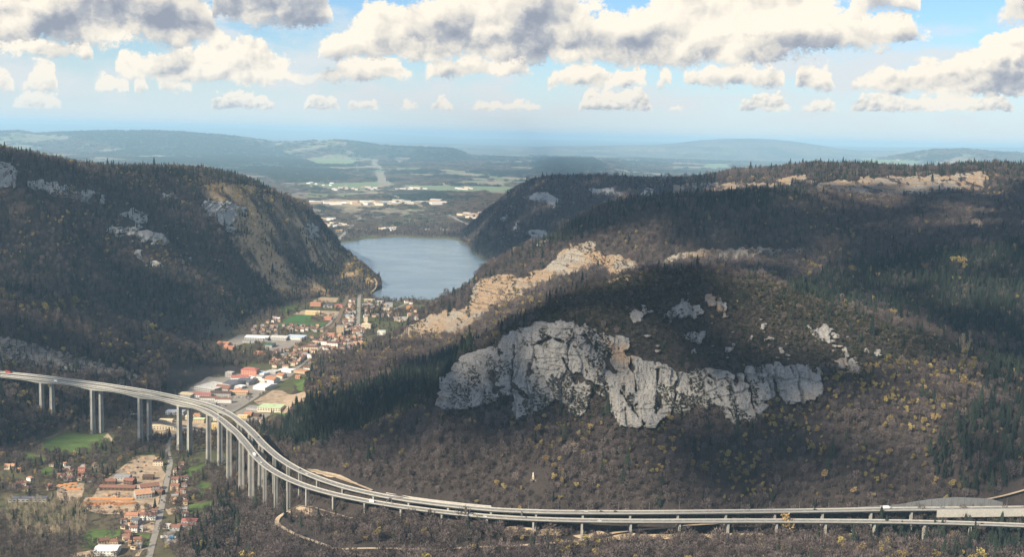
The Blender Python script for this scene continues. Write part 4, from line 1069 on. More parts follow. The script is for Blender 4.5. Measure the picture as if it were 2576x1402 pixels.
def building(name, label, cat, group, x, y, w, d, h, rot, roof, wall, rmat, wins=1, chimney=True, door=True, clear=2.5):
    """Origin at the middle of its footprint; the front (-y of its own axes) faces the viewer."""
    global N_BUILT
    N_BUILT += 1
    fp = footprint(x, y, w, d, rot)
    z = max(float(H(px, py)) for px, py in fp + [(x, y)])
    root = empty(name, (x, y, z), rot); tag(root, label, cat, group)
    m = MB(); pit = {'gable': 0.46, 'cross': 0.46, 'hip': 0.42, 'low': 0.16, 'flat': 0.0}[roof]
    rise = pit * d / 2
    if roof in ('gable', 'low'):
        a, b = w / 2, d / 2
        vs = [(-a, -b, -4), (a, -b, -4), (a, b, -4), (-a, b, -4), (-a, -b, h), (a, -b, h), (a, b, h), (-a, b, h), (-a, 0, h + rise), (a, 0, h + rise)]
        m.add(vs, [(0, 1, 5, 4), (1, 2, 6, 9, 5), (2, 3, 7, 6), (3, 0, 4, 8, 7)])
    elif roof == 'hip':
        m.box((0, 0, h / 2 - 2), (w, d, h + 4))
    else:
        m.box((0, 0, h / 2 - 2), (w, d, h + 4))
    m.build('walls', WM[wall], root)
    r = MB()
    if roof in ('gable', 'low'):
        a, b, t = w / 2 + 0.5, d / 2 + 0.55, 0.28
        e = h - pit * 0.55
        for s in (-1, 1):
            vs = [(-a, s * b, e + 0.05), (a, s * b, e + 0.05), (a, 0, h + rise + 0.05), (-a, 0, h + rise + 0.05), (-a, s * b, e + t), (a, s * b, e + t), (a, 0, h + rise + t + 0.05), (-a, 0, h + rise + t + 0.05)]
            r.add(vs, [(0, 1, 2, 3), (7, 6, 5, 4), (0, 4, 5, 1), (1, 5, 6, 2), (3, 7, 4, 0)])
        if roof == 'low':
            for q in range(1, max(int(w / 9), 1)):     # roof-light strips
                xx = -w / 2 + q * w / max(int(w / 9), 1)
                r.box((xx, 0, h + rise * 0.5 + 0.2), (0.35, d * 0.9, 0.2))
    elif roof == 'hip':
        a, b = w / 2 + 0.5, d / 2 + 0.5; k = max(a - b, 0.3) if w > d else 0.3
        rr = pit * b
        vs = [(-a, -b, h - 0.1), (a, -b, h - 0.1), (a, b, h - 0.1), (-a, b, h - 0.1), (-a, -b, h + 0.15), (a, -b, h + 0.15), (a, b, h + 0.15), (-a, b, h + 0.15), (-k, 0, h + rr), (k, 0, h + rr)]
        r.add(vs, [(3, 2, 1, 0), (0, 1, 5, 4), (1, 2, 6, 5), (2, 3, 7, 6), (3, 0, 4, 7), (4, 5, 9, 8), (5, 6, 9), (6, 7, 8, 9), (7, 4, 8)])
    else:
        r.box((0, 0, h + 0.12), (w + 0.3, d + 0.3, 0.25))
        for sx, sy, lx, ly in ((0, -1, w + 0.3, 0.3), (0, 1, w + 0.3, 0.3), (-1, 0, 0.3, d - 0.3), (1, 0, 0.3, d - 0.3)):
            r.box((sx * w / 2, sy * d / 2, h + 0.45), (lx, ly, 0.41))
        rq = random.Random(N_BUILT)
        for q in range(int(w * d / 260) + (1 if w > 14 else 0)):
            r.box((rq.uniform(-0.38, 0.38) * w, rq.uniform(-0.38, 0.38) * d, h + 0.75), (rq.uniform(1.2, 3.5), rq.uniform(1.2, 5), 1.0))
    ro = r.build('roof', RM[rmat], root)
    if chimney and roof in ('gable', 'hip') and w < 26:
        c = MB(); c.box((w * 0.22, d * 0.12, h + rise * 0.9 + 0.5), (0.9, 0.7, 1.9)); c.build('chimney', WM['salmon' if rmat != 'slate' else 'grey'], ro)
    if wins:
        st = max(int(h / 3.0), 1)
        sides = [('f', w), ('r', d), ('l', d)] if wins > 1 else [('f', w), ('r' if x < 0 else 'l', d)]
        for sd, ln in sides:
            nn = max(int(ln / (3.2 if wins > 1 else 4.0)), 1)
            if nn > 9: nn = 9
            for k in range(st):
                for q in range(nn):
                    o = bpy.data.objects.new('window', WINDOW); COL.objects.link(o); o.parent = root
                    t = -ln / 2 + ln * (q + 0.5) / nn; zz = h * (k + 0.55) / st
                    if sd == 'f': o.location = (t, -w * 0 - d / 2 - 0.01, zz)
                    elif sd == 'r': o.location = (w / 2 + 0.01, t, zz); o.rotation_euler = (0, 0, math.pi / 2)
                    else: o.location = (-w / 2 - 0.01, t, zz); o.rotation_euler = (0, 0, math.pi / 2)
                    sw = 1.15 if ln / nn < 5 else min(ln / nn * 0.55, 5.0)
                    o.scale = (sw, 1.0, min(1.45, h / st * 0.5))
    if door and w < 22:
        o = bpy.data.objects.new('door', DOOR); COL.objects.link(o); o.parent = root
        o.location = (w * 0.07 + 0.9, -d / 2 - 0.02, -0.1)
    occ_poly(footprint(x, y, w, d, rot, clear))
    return root
def put(k, bx, by, w, d, h, rot, roof, wall, rmat, label, name='house', cat='house', group=None, wins=2, **kw):
    if k in 'AB': w, d, h = w * 1.12, d * 1.15, h * 1.1
    u, v = fr(k, bx, by)
    x, y, z = ground(k, bx, by)
    c, s = math.cos(rot), math.sin(rot)
    # the point read is the foot of the front wall
    building(name, label, cat, group, x - s * d / 2, y + c * d / 2, w, d, h, rot, roof, wall, rmat, wins=wins, **kw)
VIL = 'houses of the near village'
for a in [
    ('A', 95, 475, 13, 9, 5, 0.1, 'gable', 'cream', 'tan', 'house with a tan-orange roof at the left edge between dark conifers'),
    ('A', 225, 655, 12, 9, 4.5, 0.25, 'gable', 'white', 'rust', 'white bungalow with a red-brown roof above the long grey hall'),
    ('A', 500, 690, 10, 9, 5, -0.9, 'gable', 'tan', 'red', 'beige gabled house with a red roof right of the long grey hall'),
    ('A', 640, 572, 11, 8, 4.5, -0.2, 'gable', 'cream', 'rust', 'brown roofed bungalow, leftmost of the tight cluster above the yard'),
    ('A', 718, 598, 12, 9, 4.5, -0.25, 'gable', 'grey', 'brown', 'grey bungalow with a dull brown roof, lowest of the cluster above the yard'),
    ('A', 740, 535, 9, 8, 4.5, -0.3, 'gable', 'cream', 'brown', 'small brown roofed house at the back of the cluster above the yard'),
    ('A', 868, 502, 9, 7, 5, 0.1, 'gable', 'salmon', 'red', 'small red roofed house beside the trees below the green meadow'),
    ('A', 845, 545, 11, 7, 4, 0.2, 'gable', 'salmon', 'rust', 'low pinkish house just below the small red roofed house'),
    ('A', 985, 457, 7, 7, 5, -0.9, 'gable', 'cream', 'brown', 'small cream gabled house alone among the dark trees'),
    ('A', 1110, 1272, 12, 9, 4.5, 0.5, 'gable', 'tan', 'brown', 'house with a dark brown roof behind the white metal hall'),
    ('A', 1212, 1284, 9, 8, 5, 0.1, 'hip', 'tan', 'rust', 'red-brown hip roofed house behind the right end of the white hall'),
    ('B', 530, 522, 14, 10, 6.5, 0.1, 'hip', 'cream', 'dark', 'cream house with a dark hipped roof where the road bends'),
    ('B', 712, 614, 10, 9, 8, 0.0, 'hip', 'cream', 'brown', 'tall cream house with a brown hipped roof, uppermost right of the road'),
    ('B', 702, 700, 11, 9, 7, 0.1, 'gable', 'cream', 'rust', 'middle house of the row right of the village road'),
    ('B', 690, 762, 11, 9, 6.5, -0.1, 'gable', 'tan', 'red', 'red-brown roofed house, lowest of the row right of the road'),
    ('B', 430, 1050, 19, 9, 6.5, 0.06, 'gable', 'white', 'rust', 'long white two-storey house with a red-brown roof left of the road'),
    ('B', 496, 992, 7, 6, 5, 0.2, 'gable', 'cream', 'rust', 'small house behind the end of the long white house'),
    ('B', 300, 1104, 10, 9, 7, -0.3, 'gable', 'grey', 'slate', 'house with a dark slate roof below the long orange roof'),
    ('B', 292, 1170, 9, 8, 6, 0.1, 'gable', 'white', 'rust', 'small white gabled house with a dark red roof below the slate roof'),
    ('B', 362, 1162, 5, 6, 5, 0.1, 'gable', 'white', 'grey', 'narrow white outbuilding beside the small white gabled house'),
    ('B', 780, 982, 8, 7, 5.5, 0.2, 'gable', 'grey', 'grey', 'grey house with a grey roof beside the sandy plot'),
    ('B', 797, 1012, 7, 6, 4, 0.2, 'gable', 'white', 'brown', 'little white gabled house just below the grey house'),
    ('B', 335, 1268, 12, 8, 4, 0.1, 'hip', 'tan', 'red', 'low house with a red roof beside the small lawn')]:
    put(*a, group=VIL)
for a in [
    ('A', 290, 822, 46, 11, 4, 0.12, 'flat', 'grey', 'slate', 'long low grey hall behind the pale bare trees', 'hall', 'hall'),
    ('A', 1115, 1398, 25, 20, 6, 0.05, 'low', 'white', 'white', 'big white metal hall at the bottom edge', 'hall', 'hall'),
    ('B', 432, 662, 14, 10, 4.5, 0.1, 'gable', 'wood', 'dark', 'dark timber barn with a steep brown roof in the sandy yard', 'barn', 'barn'),
    ('B', 178, 664, 20, 14, 5, 0.0, 'low', 'grey', 'grey', 'open shed with a grey roof at the back of the sawmill', 'shed', 'shed'),
    ('B', 135, 764, 46, 9, 4.5, 0.03, 'gable', 'wood', 'rust', 'long red-brown roofed sawmill shed behind the log yard', 'sawmill', 'sawmill'),
    ('B', 66, 706, 14, 9, 5, 0.1, 'gable', 'wood', 'rust', 'small red-brown sawmill shed at the left end of the long one', 'shed', 'shed'),
    ('B', 240, 706, 14, 10, 6, -0.3, 'gable', 'wood', 'red', 'small red roofed sawmill shed behind the right end of the long one', 'shed', 'shed'),
    ('B', 395, 840, 20, 18, 6, 0.45, 'gable', 'grey', 'tan', 'big workshop with a broad tan-orange roof beside the road', 'workshop', 'workshop'),
    ('B', 455, 770, 24, 13, 6.5, 0.45, 'gable', 'grey', 'rust', 'workshop with a red-brown roof behind the tan roofed one', 'workshop', 'workshop'),
    ('B', 535, 806, 10, 8, 5, -0.3, 'gable', 'wood', 'brown', 'dark lean workshop end close to the road', 'shed', 'shed'),
    ('B', 285, 1040, 20, 10, 5, 0.06, 'gable', 'tan', 'orange', 'long building with a bright orange-red roof beside the white house', 'workshop', 'workshop'),
    ('B', 830, 1092, 18, 10, 4.5, 0.0, 'low', 'grey', 'pink', 'garage with a bright red sheet roof, rear one of the red group', 'garage', 'garage'),
    ('B', 790, 1142, 17, 9, 5, 0.0, 'low', 'grey', 'red', 'garage with a red roof and grey front, foremost of the red group', 'garage', 'garage'),
    ('B', 692, 1152, 12, 8, 4.5, 0.0, 'gable', 'grey', 'rust', 'dark red roofed annexe left of the red garages', 'garage', 'garage'),
    ('B', 610, 1134, 8, 7, 4, 0.0, 'flat', 'white', 'pale', 'white flat roofed kiosk beside the road and red garages', 'kiosk', 'kiosk')]:
    put(*a, group='sheds and workshops of the near village', wins=1)
R_ = -0.42
for a in [
    ('C', 430, 800, 52, 60, 8, R_, 'flat', 'grey', 'pale', 'largest factory hall with a broad stained pale flat roof', 'factory', 'factory'),
    ('C', 800, 742, 26, 62, 7, R_, 'low', 'grey', 'slate', 'long factory hall with a dark ribbed slate roof', 'factory', 'factory'),
    ('C', 1115, 672, 34, 34, 7, R_, 'low', 'grey', 'slate', 'squarer factory hall with a dark blue-grey roof', 'factory', 'factory'),
    ('C', 1235, 508, 36, 20, 13, -0.15, 'hip', 'salmon', 'pink', 'large salmon red apartment block with a hipped roof', 'apartment_block', 'apartments'),
    ('C', 1080, 592, 38, 15, 7, 0.3, 'gable', 'white', 'pink', 'white building with a long red roof before the salmon block', 'workshop', 'workshop'),
    ('C', 1245, 580, 18, 12, 5, R_, 'flat', 'white', 'white', 'small white flat roofed hall right of the long red roof', 'hall', 'hall'),
    ('C', 1420, 565, 16, 12, 5, R_, 'gable', 'white', 'grey', 'white gabled hall before the blue-white roofs', 'hall', 'hall'),
    ('C', 1430, 505, 24, 22, 5, R_, 'flat', 'white', 'blue', 'hall with a pale blue-white roof right of the salmon block', 'hall', 'hall'),
    ('C', 1600, 645, 25, 24, 8, R_, 'gable', 'white', 'orange', 'white showroom with an orange-red gable roof at the main road', 'showroom', 'showroom'),
    ('C', 1790, 560, 16, 18, 7, R_, 'gable', 'cream', 'orange', 'cream building with an orange-red roof behind the showroom', 'workshop', 'workshop'),
    ('C', 1640, 470, 24, 22, 5, R_, 'flat', 'grey', 'pale', 'pale flat roofed hall behind the showroom', 'hall', 'hall'),
    ('C', 1890, 445, 34, 20, 5, R_, 'flat', 'white', 'white', 'white flat roofed hall close to the upper main road', 'hall', 'hall'),
    ('C', 1450, 640, 22, 16, 5, R_, 'hip', 'cream', 'pale', 'pale hip roofed building left of the showroom', 'workshop', 'workshop'),
    ('C', 1300, 645, 18, 14, 4, R_, 'gable', 'tan', 'tan', 'low tan roofed shed in the middle of the works', 'shed', 'shed'),
    ('C', 1420, 765, 30, 46, 5.5, R_, 'low', 'white', 'white', 'white ribbed roof hall alongside the main road', 'hall', 'hall'),
    ('C', 1040, 742, 22, 16, 5, R_, 'flat', 'grey', 'white', 'hall with a clean white roof before the blue-grey factory', 'hall', 'hall'),
    ('C', 950, 775, 14, 12, 4, R_, 'flat', 'white', 'white', 'smaller white roofed hall beside the red-brown sheds', 'hall', 'hall'),
    ('C', 740, 792, 32, 24, 6, -0.3, 'gable', 'grey', 'rust', 'red-brown roofed shed before the long dark factory', 'shed', 'shed'),
    ('C', 1050, 860, 38, 14, 6, 0.0, 'gable', 'tan', 'tan', 'long hall with an orange-brown roof in the lower works', 'workshop', 'workshop'),
    ('C', 720, 880, 42, 15, 6, 0.0, 'gable', 'grey', 'dark', 'long hall with a dark brown roof in the lower works', 'workshop', 'workshop'),
    ('C', 1040, 810, 12, 9, 6, 0.0, 'gable', 'orange', 'orange', 'small bright orange house among the brown workshops', 'house', 'house'),
    ('C', 380, 905, 36, 14, 6, 0.05, 'gable', 'white', 'pink', 'white building with a pinkish red roof above the viaduct bend', 'workshop', 'workshop'),
    ('C', 500, 960, 34, 10, 6, 0.0, 'gable', 'white', 'rust', 'dark red roofed building, left of the white pair above the viaduct', 'workshop', 'workshop'),
    ('C', 770, 1005, 33, 10, 8, 0.0, 'gable', 'white', 'rust', 'white walled building with dark red roof nearest the viaduct', 'workshop', 'workshop'),
    ('C', 70, 905, 30, 24, 6, R_, 'low', 'grey', 'cream', 'tan roofed hall partly hidden by the viaduct deck', 'hall', 'hall'),
    ('C', 500, 1045, 30, 10, 5, 0.0, 'flat', 'grey', 'pale', 'pale flat roofed hall right behind the viaduct deck', 'hall', 'hall'),
    ('C', 1600, 1175, 46, 34, 6, -0.1, 'flat', 'cream', 'green', 'supermarket with a pale green flat roof below the sandy lot', 'supermarket', 'supermarket'),
    ('C', 2150, 465, 30, 24, 4, R_, 'flat', 'tan', 'tan', 'brownish flat roofed hall right of the main road', 'hall', 'hall'),
    ('C', 2120, 562, 11, 10, 5, -0.2, 'gable', 'salmon', 'orange', 'small salmon house beside the lawn at the hill foot', 'house', 'house'),
    ('C', 1300, 1135, 26, 14, 4, -0.3, 'flat', 'grey', 'grey', 'grey flat roofed shop left of the green supermarket', 'shop', 'shop'),
    ('C', 1120, 1285, 18, 12, 5, 0.0, 'low', 'yellow', 'cream', 'yellowish hall just behind the upper viaduct bend', 'hall', 'hall'),
    ('C', 1215, 1255, 14, 12, 6, -0.2, 'gable', 'orange', 'orange', 'orange walled house behind the upper viaduct bend', 'house', 'house'),
    ('C', 1340, 1255, 20, 10, 4, -0.3, 'gable', 'wood', 'dark', 'dark roofed shed below the green supermarket', 'shed', 'shed'),
    ('C', 330, 1375, 20, 13, 8, 0.0, 'low', 'tan', 'green', 'block with a pale green roof seen under the viaduct', 'block', 'building'),
    ('C', 870, 535, 16, 14, 9, -0.2, 'flat', 'grey', 'pale', 'pale grey block at the edge of the woods', 'block', 'building'),
    ('C', 2080, 305, 16, 10, 6, -0.5, 'gable', 'cream', 'rust', 'cream house with a rusty roof on the upper main road', 'house', 'house'),
    ('C', 2190, 195, 17, 12, 6, -0.4, 'hip', 'tan', 'rust', 'house with a broad red-brown hipped roof on the upper road', 'house', 'house'),
    ('C', 2335, 195, 12, 10, 11, -0.4, 'flat', 'white', 'brown', 'tall narrow white house with dark windows on the upper road', 'house', 'house'),
    ('C', 2395, 105, 13, 10, 8, -0.4, 'gable', 'cream', 'rust', 'red-brown roofed house just above the tall white house', 'house', 'house'),
    ('Z', 900, 475, 18, 12, 6, 0.0, 'flat', 'grey', 'pale', 'pale grey hall left of the third tall pier pair', 'hall', 'hall'),
    ('Z', 1170, 452, 34, 18, 6, 0.0, 'flat', 'white', 'white', 'long white hall seen below the deck between two pier pairs', 'hall', 'hall'),
    ('Z', 1095, 552, 46, 14, 6, 0.0, 'flat', 'cream', 'cream', 'long cream building between the tall pier pairs', 'workshop', 'workshop'),
    ('Z', 1110, 505, 24, 14, 5, 0.0, 'low', 'cream', 'cream', 'cream roofed hall behind the long cream building', 'hall', 'hall'),
    ('Z', 1055, 590, 20, 8, 4, 0.0, 'low', 'cream', 'cream', 'low cream shed before the long cream building', 'shed', 'shed'),
    ('Z', 1440, 552, 17, 13, 10, 0.0, 'flat', 'yellow', 'cream', 'yellow apartment block behind the fifth pier pair', 'apartment_block', 'apartments')]:
    put(*a, group='buildings of the works along the main road', wins=1 if a[9] != 'pink' else 2, door=False)
for a in [
    ('D', 430, 612, 62, 40, 7, -0.1, 'low', 'grey', 'white', 'factory hall with a white-grey roof, left of the row of three', 'factory', 'factory'),
    ('D', 690, 612, 44, 40, 7, -0.1, 'low', 'grey', 'pale', 'factory hall with a tan-grey roof, middle of the row', 'factory', 'factory'),
    ('D', 880, 606, 48, 40, 7, -0.1, 'flat', 'white', 'blue', 'factory hall with a pale blue roof, right of the row', 'factory', 'factory'),
    ('D', 345, 642, 34, 16, 6, -0.1, 'flat', 'grey', 'grey', 'grey annexe before the white-grey factory hall', 'factory', 'factory'),
    ('D', 570, 696, 22, 34, 7, -0.1, 'low', 'grey', 'darkgreen', 'dark green hall in the middle of the paved yard', 'hall', 'hall'),
    ('D', 470, 778, 26, 16, 5, 0.1, 'hip', 'salmon', 'orange', 'salmon house with an orange hipped roof before the woods', 'house', 'house'),
    ('D', 100, 715, 30, 14, 5, -0.4, 'gable', 'salmon', 'orange', 'orange roofed terrace at the wood edge, lower one', 'terrace', 'houses'),
    ('D', 40, 665, 34, 14, 5, -0.4, 'gable', 'salmon', 'orange', 'orange roofed terrace at the wood edge, upper one', 'terrace', 'houses'),
    ('D', 1420, 546, 20, 18, 24, 0.0, 'flat', 'tan', 'grey', 'tall tan apartment tower in the middle of the town', 'apartment_tower', 'apartments'),
    ('D', 1310, 566, 20, 14, 8, 0.0, 'flat', 'salmon', 'tan', 'pink-orange block left of the apartment tower', 'apartment_block', 'apartments'),
    ('D', 1065, 745, 40, 14, 12, 0.1, 'hip', 'cream', 'brown', 'long cream apartment block with a brown hipped roof', 'apartment_block', 'apartments'),
    ('D', 1180, 662, 40, 14, 9, -0.3, 'flat', 'white', 'rust', 'long white apartment block with a brown roof edge', 'apartment_block', 'apartments'),
    ('D', 1330, 692, 28, 16, 11, -0.1, 'hip', 'white', 'brown', 'white apartment block right of the long white one', 'apartment_block', 'apartments'),
    ('D', 1725, 476, 26, 20, 12, 0.0, 'hip', 'cream', 'cream', 'cream mansion below the red roofed tower', 'mansion', 'building'),
    ('D', 1722, 402, 12, 12, 18, 0.0, 'hip', 'cream', 'red', 'narrow tower house with a red roof', 'tower_house', 'building'),
    ('D', 1905, 548, 22, 16, 11, 0.0, 'flat', 'white', 'pale', 'white block with dark windows at the foot of the tan cliff', 'apartment_block', 'apartments'),
    ('D', 1610, 545, 22, 14, 9, 0.0, 'gable', 'white', 'rust', 'whitish house with a rusty roof right of the tower', 'house', 'house'),
    ('D', 1095, 308, 44, 30, 8, 0.0, 'low', 'yellow', 'cream', 'big yellow-cream sports hall beside the pitches', 'sports_hall', 'hall'),
    ('D', 1270, 372, 24, 22, 8, 0.0, 'flat', 'salmon', 'tan', 'pinkish flat roofed block right of the pitch', 'school', 'building'),
    ('D', 1130, 208, 34, 20, 7, 0.0, 'gable', 'salmon', 'orange', 'long orange-red roofed building behind the sports hall', 'school', 'building'),
    ('D', 1280, 228, 30, 18, 8, 0.0, 'hip', 'grey', 'slate', 'slate grey hip roofed building behind the sports hall', 'school', 'building'),
    ('D', 1400, 228, 26, 16, 8, 0.0, 'hip', 'salmon', 'pink', 'pink-red hip roofed building behind the sports hall', 'school', 'building'),
    ('D', 1760, 160, 34, 18, 8, 0.0, 'flat', 'cream', 'cream', 'cream flat roofed block nearest the lake', 'apartment_block', 'apartments'),
    ('D', 1880, 180, 26, 16, 8, 0.0, 'flat', 'white', 'pale', 'pale flat roofed block right of the cream one by the lake', 'apartment_block', 'apartments'),
    ('D', 1745, 214, 34, 14, 8, 0.0, 'flat', 'grey', 'grey', 'grey flat roofed block behind the cream one', 'apartment_block', 'apartments'),
    ('D', 1995, 216, 24, 16, 14, 0.0, 'flat', 'grey', 'slate', 'dark grey stepped apartment block by the lake', 'apartment_block', 'apartments'),
    ('D', 1960, 262, 22, 14, 9, 0.0, 'flat', 'cream', 'grey', 'low grey and cream block below the dark stepped one', 'apartment_block', 'apartments'),
    ('D', 2240, 255, 22, 16, 12, 0.0, 'hip', 'orange', 'orange', 'orange and cream block between two cypresses', 'apartment_block', 'apartments'),
    ('D', 2130, 360, 44, 10, 5, 0.0, 'flat', 'grey', 'pale', 'long low pale building at the foot of the conifer ridge', 'hall', 'hall'),
    ('D', 1530, 346, 24, 16, 6, 0.0, 'low', 'grey', 'blue', 'blue-grey roofed hall left of the avenue', 'hall', 'hall'),
    ('D', 660, 368, 26, 22, 4, 0.2, 'low', 'white', 'white', 'white roofed shelter left of the pitch', 'shelter', 'shelter')]:
    put(*a, group='larger buildings of the lakeside town', wins=1, door=False)
# small houses that fill the town's streets
RQ = random.Random(5)
ROOFW = {'rust': 'red-brown', 'brown': 'brown', 'red': 'red', 'grey': 'grey', 'tan': 'tan', 'orange': 'orange', 'pale': 'pale', 'dark': 'dark brown', 'white': 'white', 'cream': 'cream'}
def fill(k, x0, x1, y0, y1, n, where, group, w=(9, 14), h=(5, 8), roofs=('rust', 'brown', 'rust', 'tan', 'brown', 'grey'), kinds=('gable', 'gable', 'hip'), name='house', cat='house', wins=1, walls=('cream', 'white', 'cream', 'tan', 'grey')):
    done = 0
    for _ in range(n * 40):
        if done >= n: break
        bx, by = RQ.uniform(x0, x1), RQ.uniform(y0, y1)
        x, y, z = ground(k, bx, by)
        W_, D_ = RQ.uniform(*w), 0
        D_ = W_ * RQ.uniform(0.65, 0.9)
        rot = RQ.choice((-0.35, -0.1, 0.2)) + RQ.uniform(-0.15, 0.15)
        pts = footprint(x, y, W_, D_, rot, 1.5) + [(x, y)]
        if any(blocked(np.array([p[0]]), np.array([p[1]]))[0] for p in pts) or z < (0.7 if y < 7000 else -80): continue
        if k == 'E' and WHICH[tuple(int(q + 0.5) for q in _cell(x, y))] not in (0, 6): continue
        rm = RQ.choice(roofs)
        wl = RQ.choice(walls)
        building(name, '%s %s with a %s roof %s' % ({'cream': 'small cream', 'white': 'small white', 'tan': 'small tan', 'grey': 'small grey'}.get(wl, 'small'), cat, ROOFW[rm], where), cat, group, x, y, W_, D_, RQ.uniform(*h), rot, RQ.choice(kinds), wl, rm, wins=wins, clear=1.5, door=False)
        done += 1
TOWN = 'small houses of the lakeside town'
fill('D', 1040, 1680, 570, 770, 64, 'in the old town quarter below the tower', TOWN)
fill('D', 800, 1230, 452, 510, 24, 'in the row below the sports pitch', TOWN, w=(8, 11))
fill('D', 390, 700, 455, 550, 18, 'above the long factory halls', TOWN, w=(8, 11))
fill('D', 1470, 1625, 130, 430, 30, 'left of the straight avenue', TOWN)
fill('D', 1670, 2050, 200, 345, 24, 'between avenue and lakeside blocks', TOWN)
fill('D', 1480, 1700, 400, 545, 22, 'around the apartment tower', TOWN)
fill('D', 2060, 2320, 170, 400, 14, 'near the two cypresses', TOWN)
fill('D', 850, 1080, 770, 910, 14, 'on the road between works and town', TOWN)
fill('C', 500, 1200, 890, 1030, 5, 'in the works above the viaduct', 'small buildings of the works', w=(10, 16), h=(4, 5), kinds=('flat', 'low'), roofs=('pale', 'grey', 'white'))
fill('C', 1050, 1500, 1200, 1380, 5, 'below the green supermarket', 'small buildings of the works', w=(8, 12), h=(4, 5))
fill('Z', 1230, 1480, 470, 600, 6, 'seen under the viaduct', 'small buildings of the works', w=(9, 14), roofs=('tan', 'cream', 'orange'), walls=('cream', 'tan'))
fill('D', 640, 1060, 690, 770, 12, 'above the woods between works and town', TOWN, w=(8, 12))
fill('C', 1650, 2350, 120, 480, 14, 'along the upper main road', 'small buildings of the works', w=(9, 15), h=(4, 7))
fill('D', 560, 1000, 330, 450, 8, 'around the sports pitches', TOWN, w=(8, 12))
fill('B', 560, 800, 520, 1000, 10, 'right of the village road', 'small houses of the near village', w=(8, 11), h=(4, 6))
fill('B', 200, 560, 985, 1330, 12, 'left of the lower village road', 'small houses of the near village', w=(7, 11), h=(4, 6))
fill('A', 560, 1000, 430, 620, 8, 'near the brown roofed cluster', 'small houses of the near village', w=(7, 10), h=(4, 5))
fill('A', 20, 420, 430, 720, 5, 'at the left edge of the village', 'small houses of the near village', w=(8, 11), h=(4, 5))
FARG = 'buildings beyond the lake'
fk = dict(kinds=('flat', 'low'), roofs=('white', 'pale', 'cream', 'grey', 'tan'), walls=('white', 'cream', 'tan'), wins=0, name='far_hall', cat='hall')
fill('E', 230, 460, 555, 562, 3, 'on the far shore by the left cliff', FARG, w=(40, 60), h=(9, 12), **fk)
fill('E', 330, 640, 600, 720, 26, 'on the far shore by the left cliff', FARG, w=(16, 34), h=(7, 11), **fk)
fill('E', 720, 1250, 655, 700, 15, 'on the far shore of the lake', FARG, w=(18, 44), h=(7, 10), **fk)
fill('E', 1550, 1950, 668, 700, 7, 'on the far right shore of the lake', FARG, w=(16, 34), h=(6, 9), **fk)
fill('E', 1980, 2420, 480, 545, 16, 'by the far motorway on the right', FARG, w=(22, 50), h=(8, 10), **fk)
fill('E', 100, 1130, 335, 372, 20, 'in the sunlit far works', FARG, w=(35, 90), h=(10, 14), **fk)
fill('E', 1160, 1850, 325, 370, 13, 'in the sunlit far works', FARG, w=(35, 90), h=(10, 14), **fk)
fill('E', 430, 1050, 150, 190, 20, 'in the far village on the plain', FARG, w=(30, 80), h=(9, 14), **fk)
fill('E', 1200, 1650, 158, 182, 9, 'in the far village on the plain', FARG, w=(40, 90), h=(9, 14), **fk)
fill('E', 1890, 2250, 140, 180, 6, 'beside the far green fields', FARG, w=(40, 100), h=(10, 14), **fk)
fill('E', 100, 450, 70, 130, 12, 'at the foot of the far hills', FARG, w=(25, 50), h=(9, 12), **fk)
fill('V', 2240, 2330, 396, 403, 9, 'on the far plateau', FARG, w=(30, 60), h=(9, 12), **fk)

# ------------------------------------------------------------------ walls along the motorway
M_WALL = mat_plain('retaining_wall_concrete', (0.17, 0.172, 0.175), 0.3, 0.15, streak=True, fine=0.8)
M_WALL2 = mat_plain('pale_wall_concrete', (0.42, 0.40, 0.36), 0.3, 0.35, fine=0.9)
def panel_wall(name, label, P, s0, s1, zb, zt, mat, post=True, pw=8.0, th=0.8):
    """Wall of single panels from path index s0 to s1; zb, zt give foot and top height at each point."""
    c = P[(int(s0) + int(s1)) // 2]
    base = np.array([c[0], c[1], c[2]])
    root = empty(name, base); tag(root, label, 'wall')
    T, Nn = frame(P)
    n = max(int((s1 - s0) * 4.0 / pw), 1)
    for q in range(n):
        i0 = s0 + (s1 - s0) * q / n; i1 = s0 + (s1 - s0) * (q + 1) / n
        a = at(P, i0)[0]; b = at(P, i1)[0]
        t = b - a; L = math.hypot(t[0], t[1]); nx, ny = t[1] / L, -t[0] / L
        a2 = a + t * 0.004; b2 = b - t * 0.004
        o = th * (0.5 + 0.06 * math.sin(q * 2.4))
        B0, B1, T0, T1 = zb(i0, a), zb(i1, b), zt(i0, a), zt(i1, b)
        if max(T0 - B0, T1 - B1) < 0.3: continue
        m = MB()
        vs = []
        for (p, lo, hi) in ((a2, B0, T0), (b2, B1, T1)):
            for sgn in (1, -1):
                for z in (lo, max(hi, lo + 0.2)): vs.append((p[0] + nx * o * sgn - base[0], p[1] + ny * o * sgn - base[1], z - base[2]))
        m.add(vs, [(0, 4, 5, 1), (2, 3, 7, 6), (1, 5, 7, 3), (0, 2, 6, 4), (0, 1, 3, 2), (4, 6, 7, 5)])
        m.build('panel', mat, root)
        if post:
            k = MB(); k.box((a[0] + nx * th * 0.75 - base[0], a[1] + ny * th * 0.75 - base[1], (B0 + T0) / 2 - base[2]), (0.5, 0.5, max(T0 - B0, 0.3) + 0.5)); k.build('post', M_STEEL, root)
    return root
TR, NR_ = frame(REAR)
BACK = REAR.copy(); BACK[:, :2] -= NR_ * 13.0
def top_at(spec):
    us = [q[0] for q in spec]; vs = [q[1] for q in spec]
    def f(i, p):
        u, _ = proj(p[0], p[1], p[2])
        v = np.interp(u, us, vs)
        a, s = ray(u, v)
        return CAMZ + float(s) * p[1]
    return f
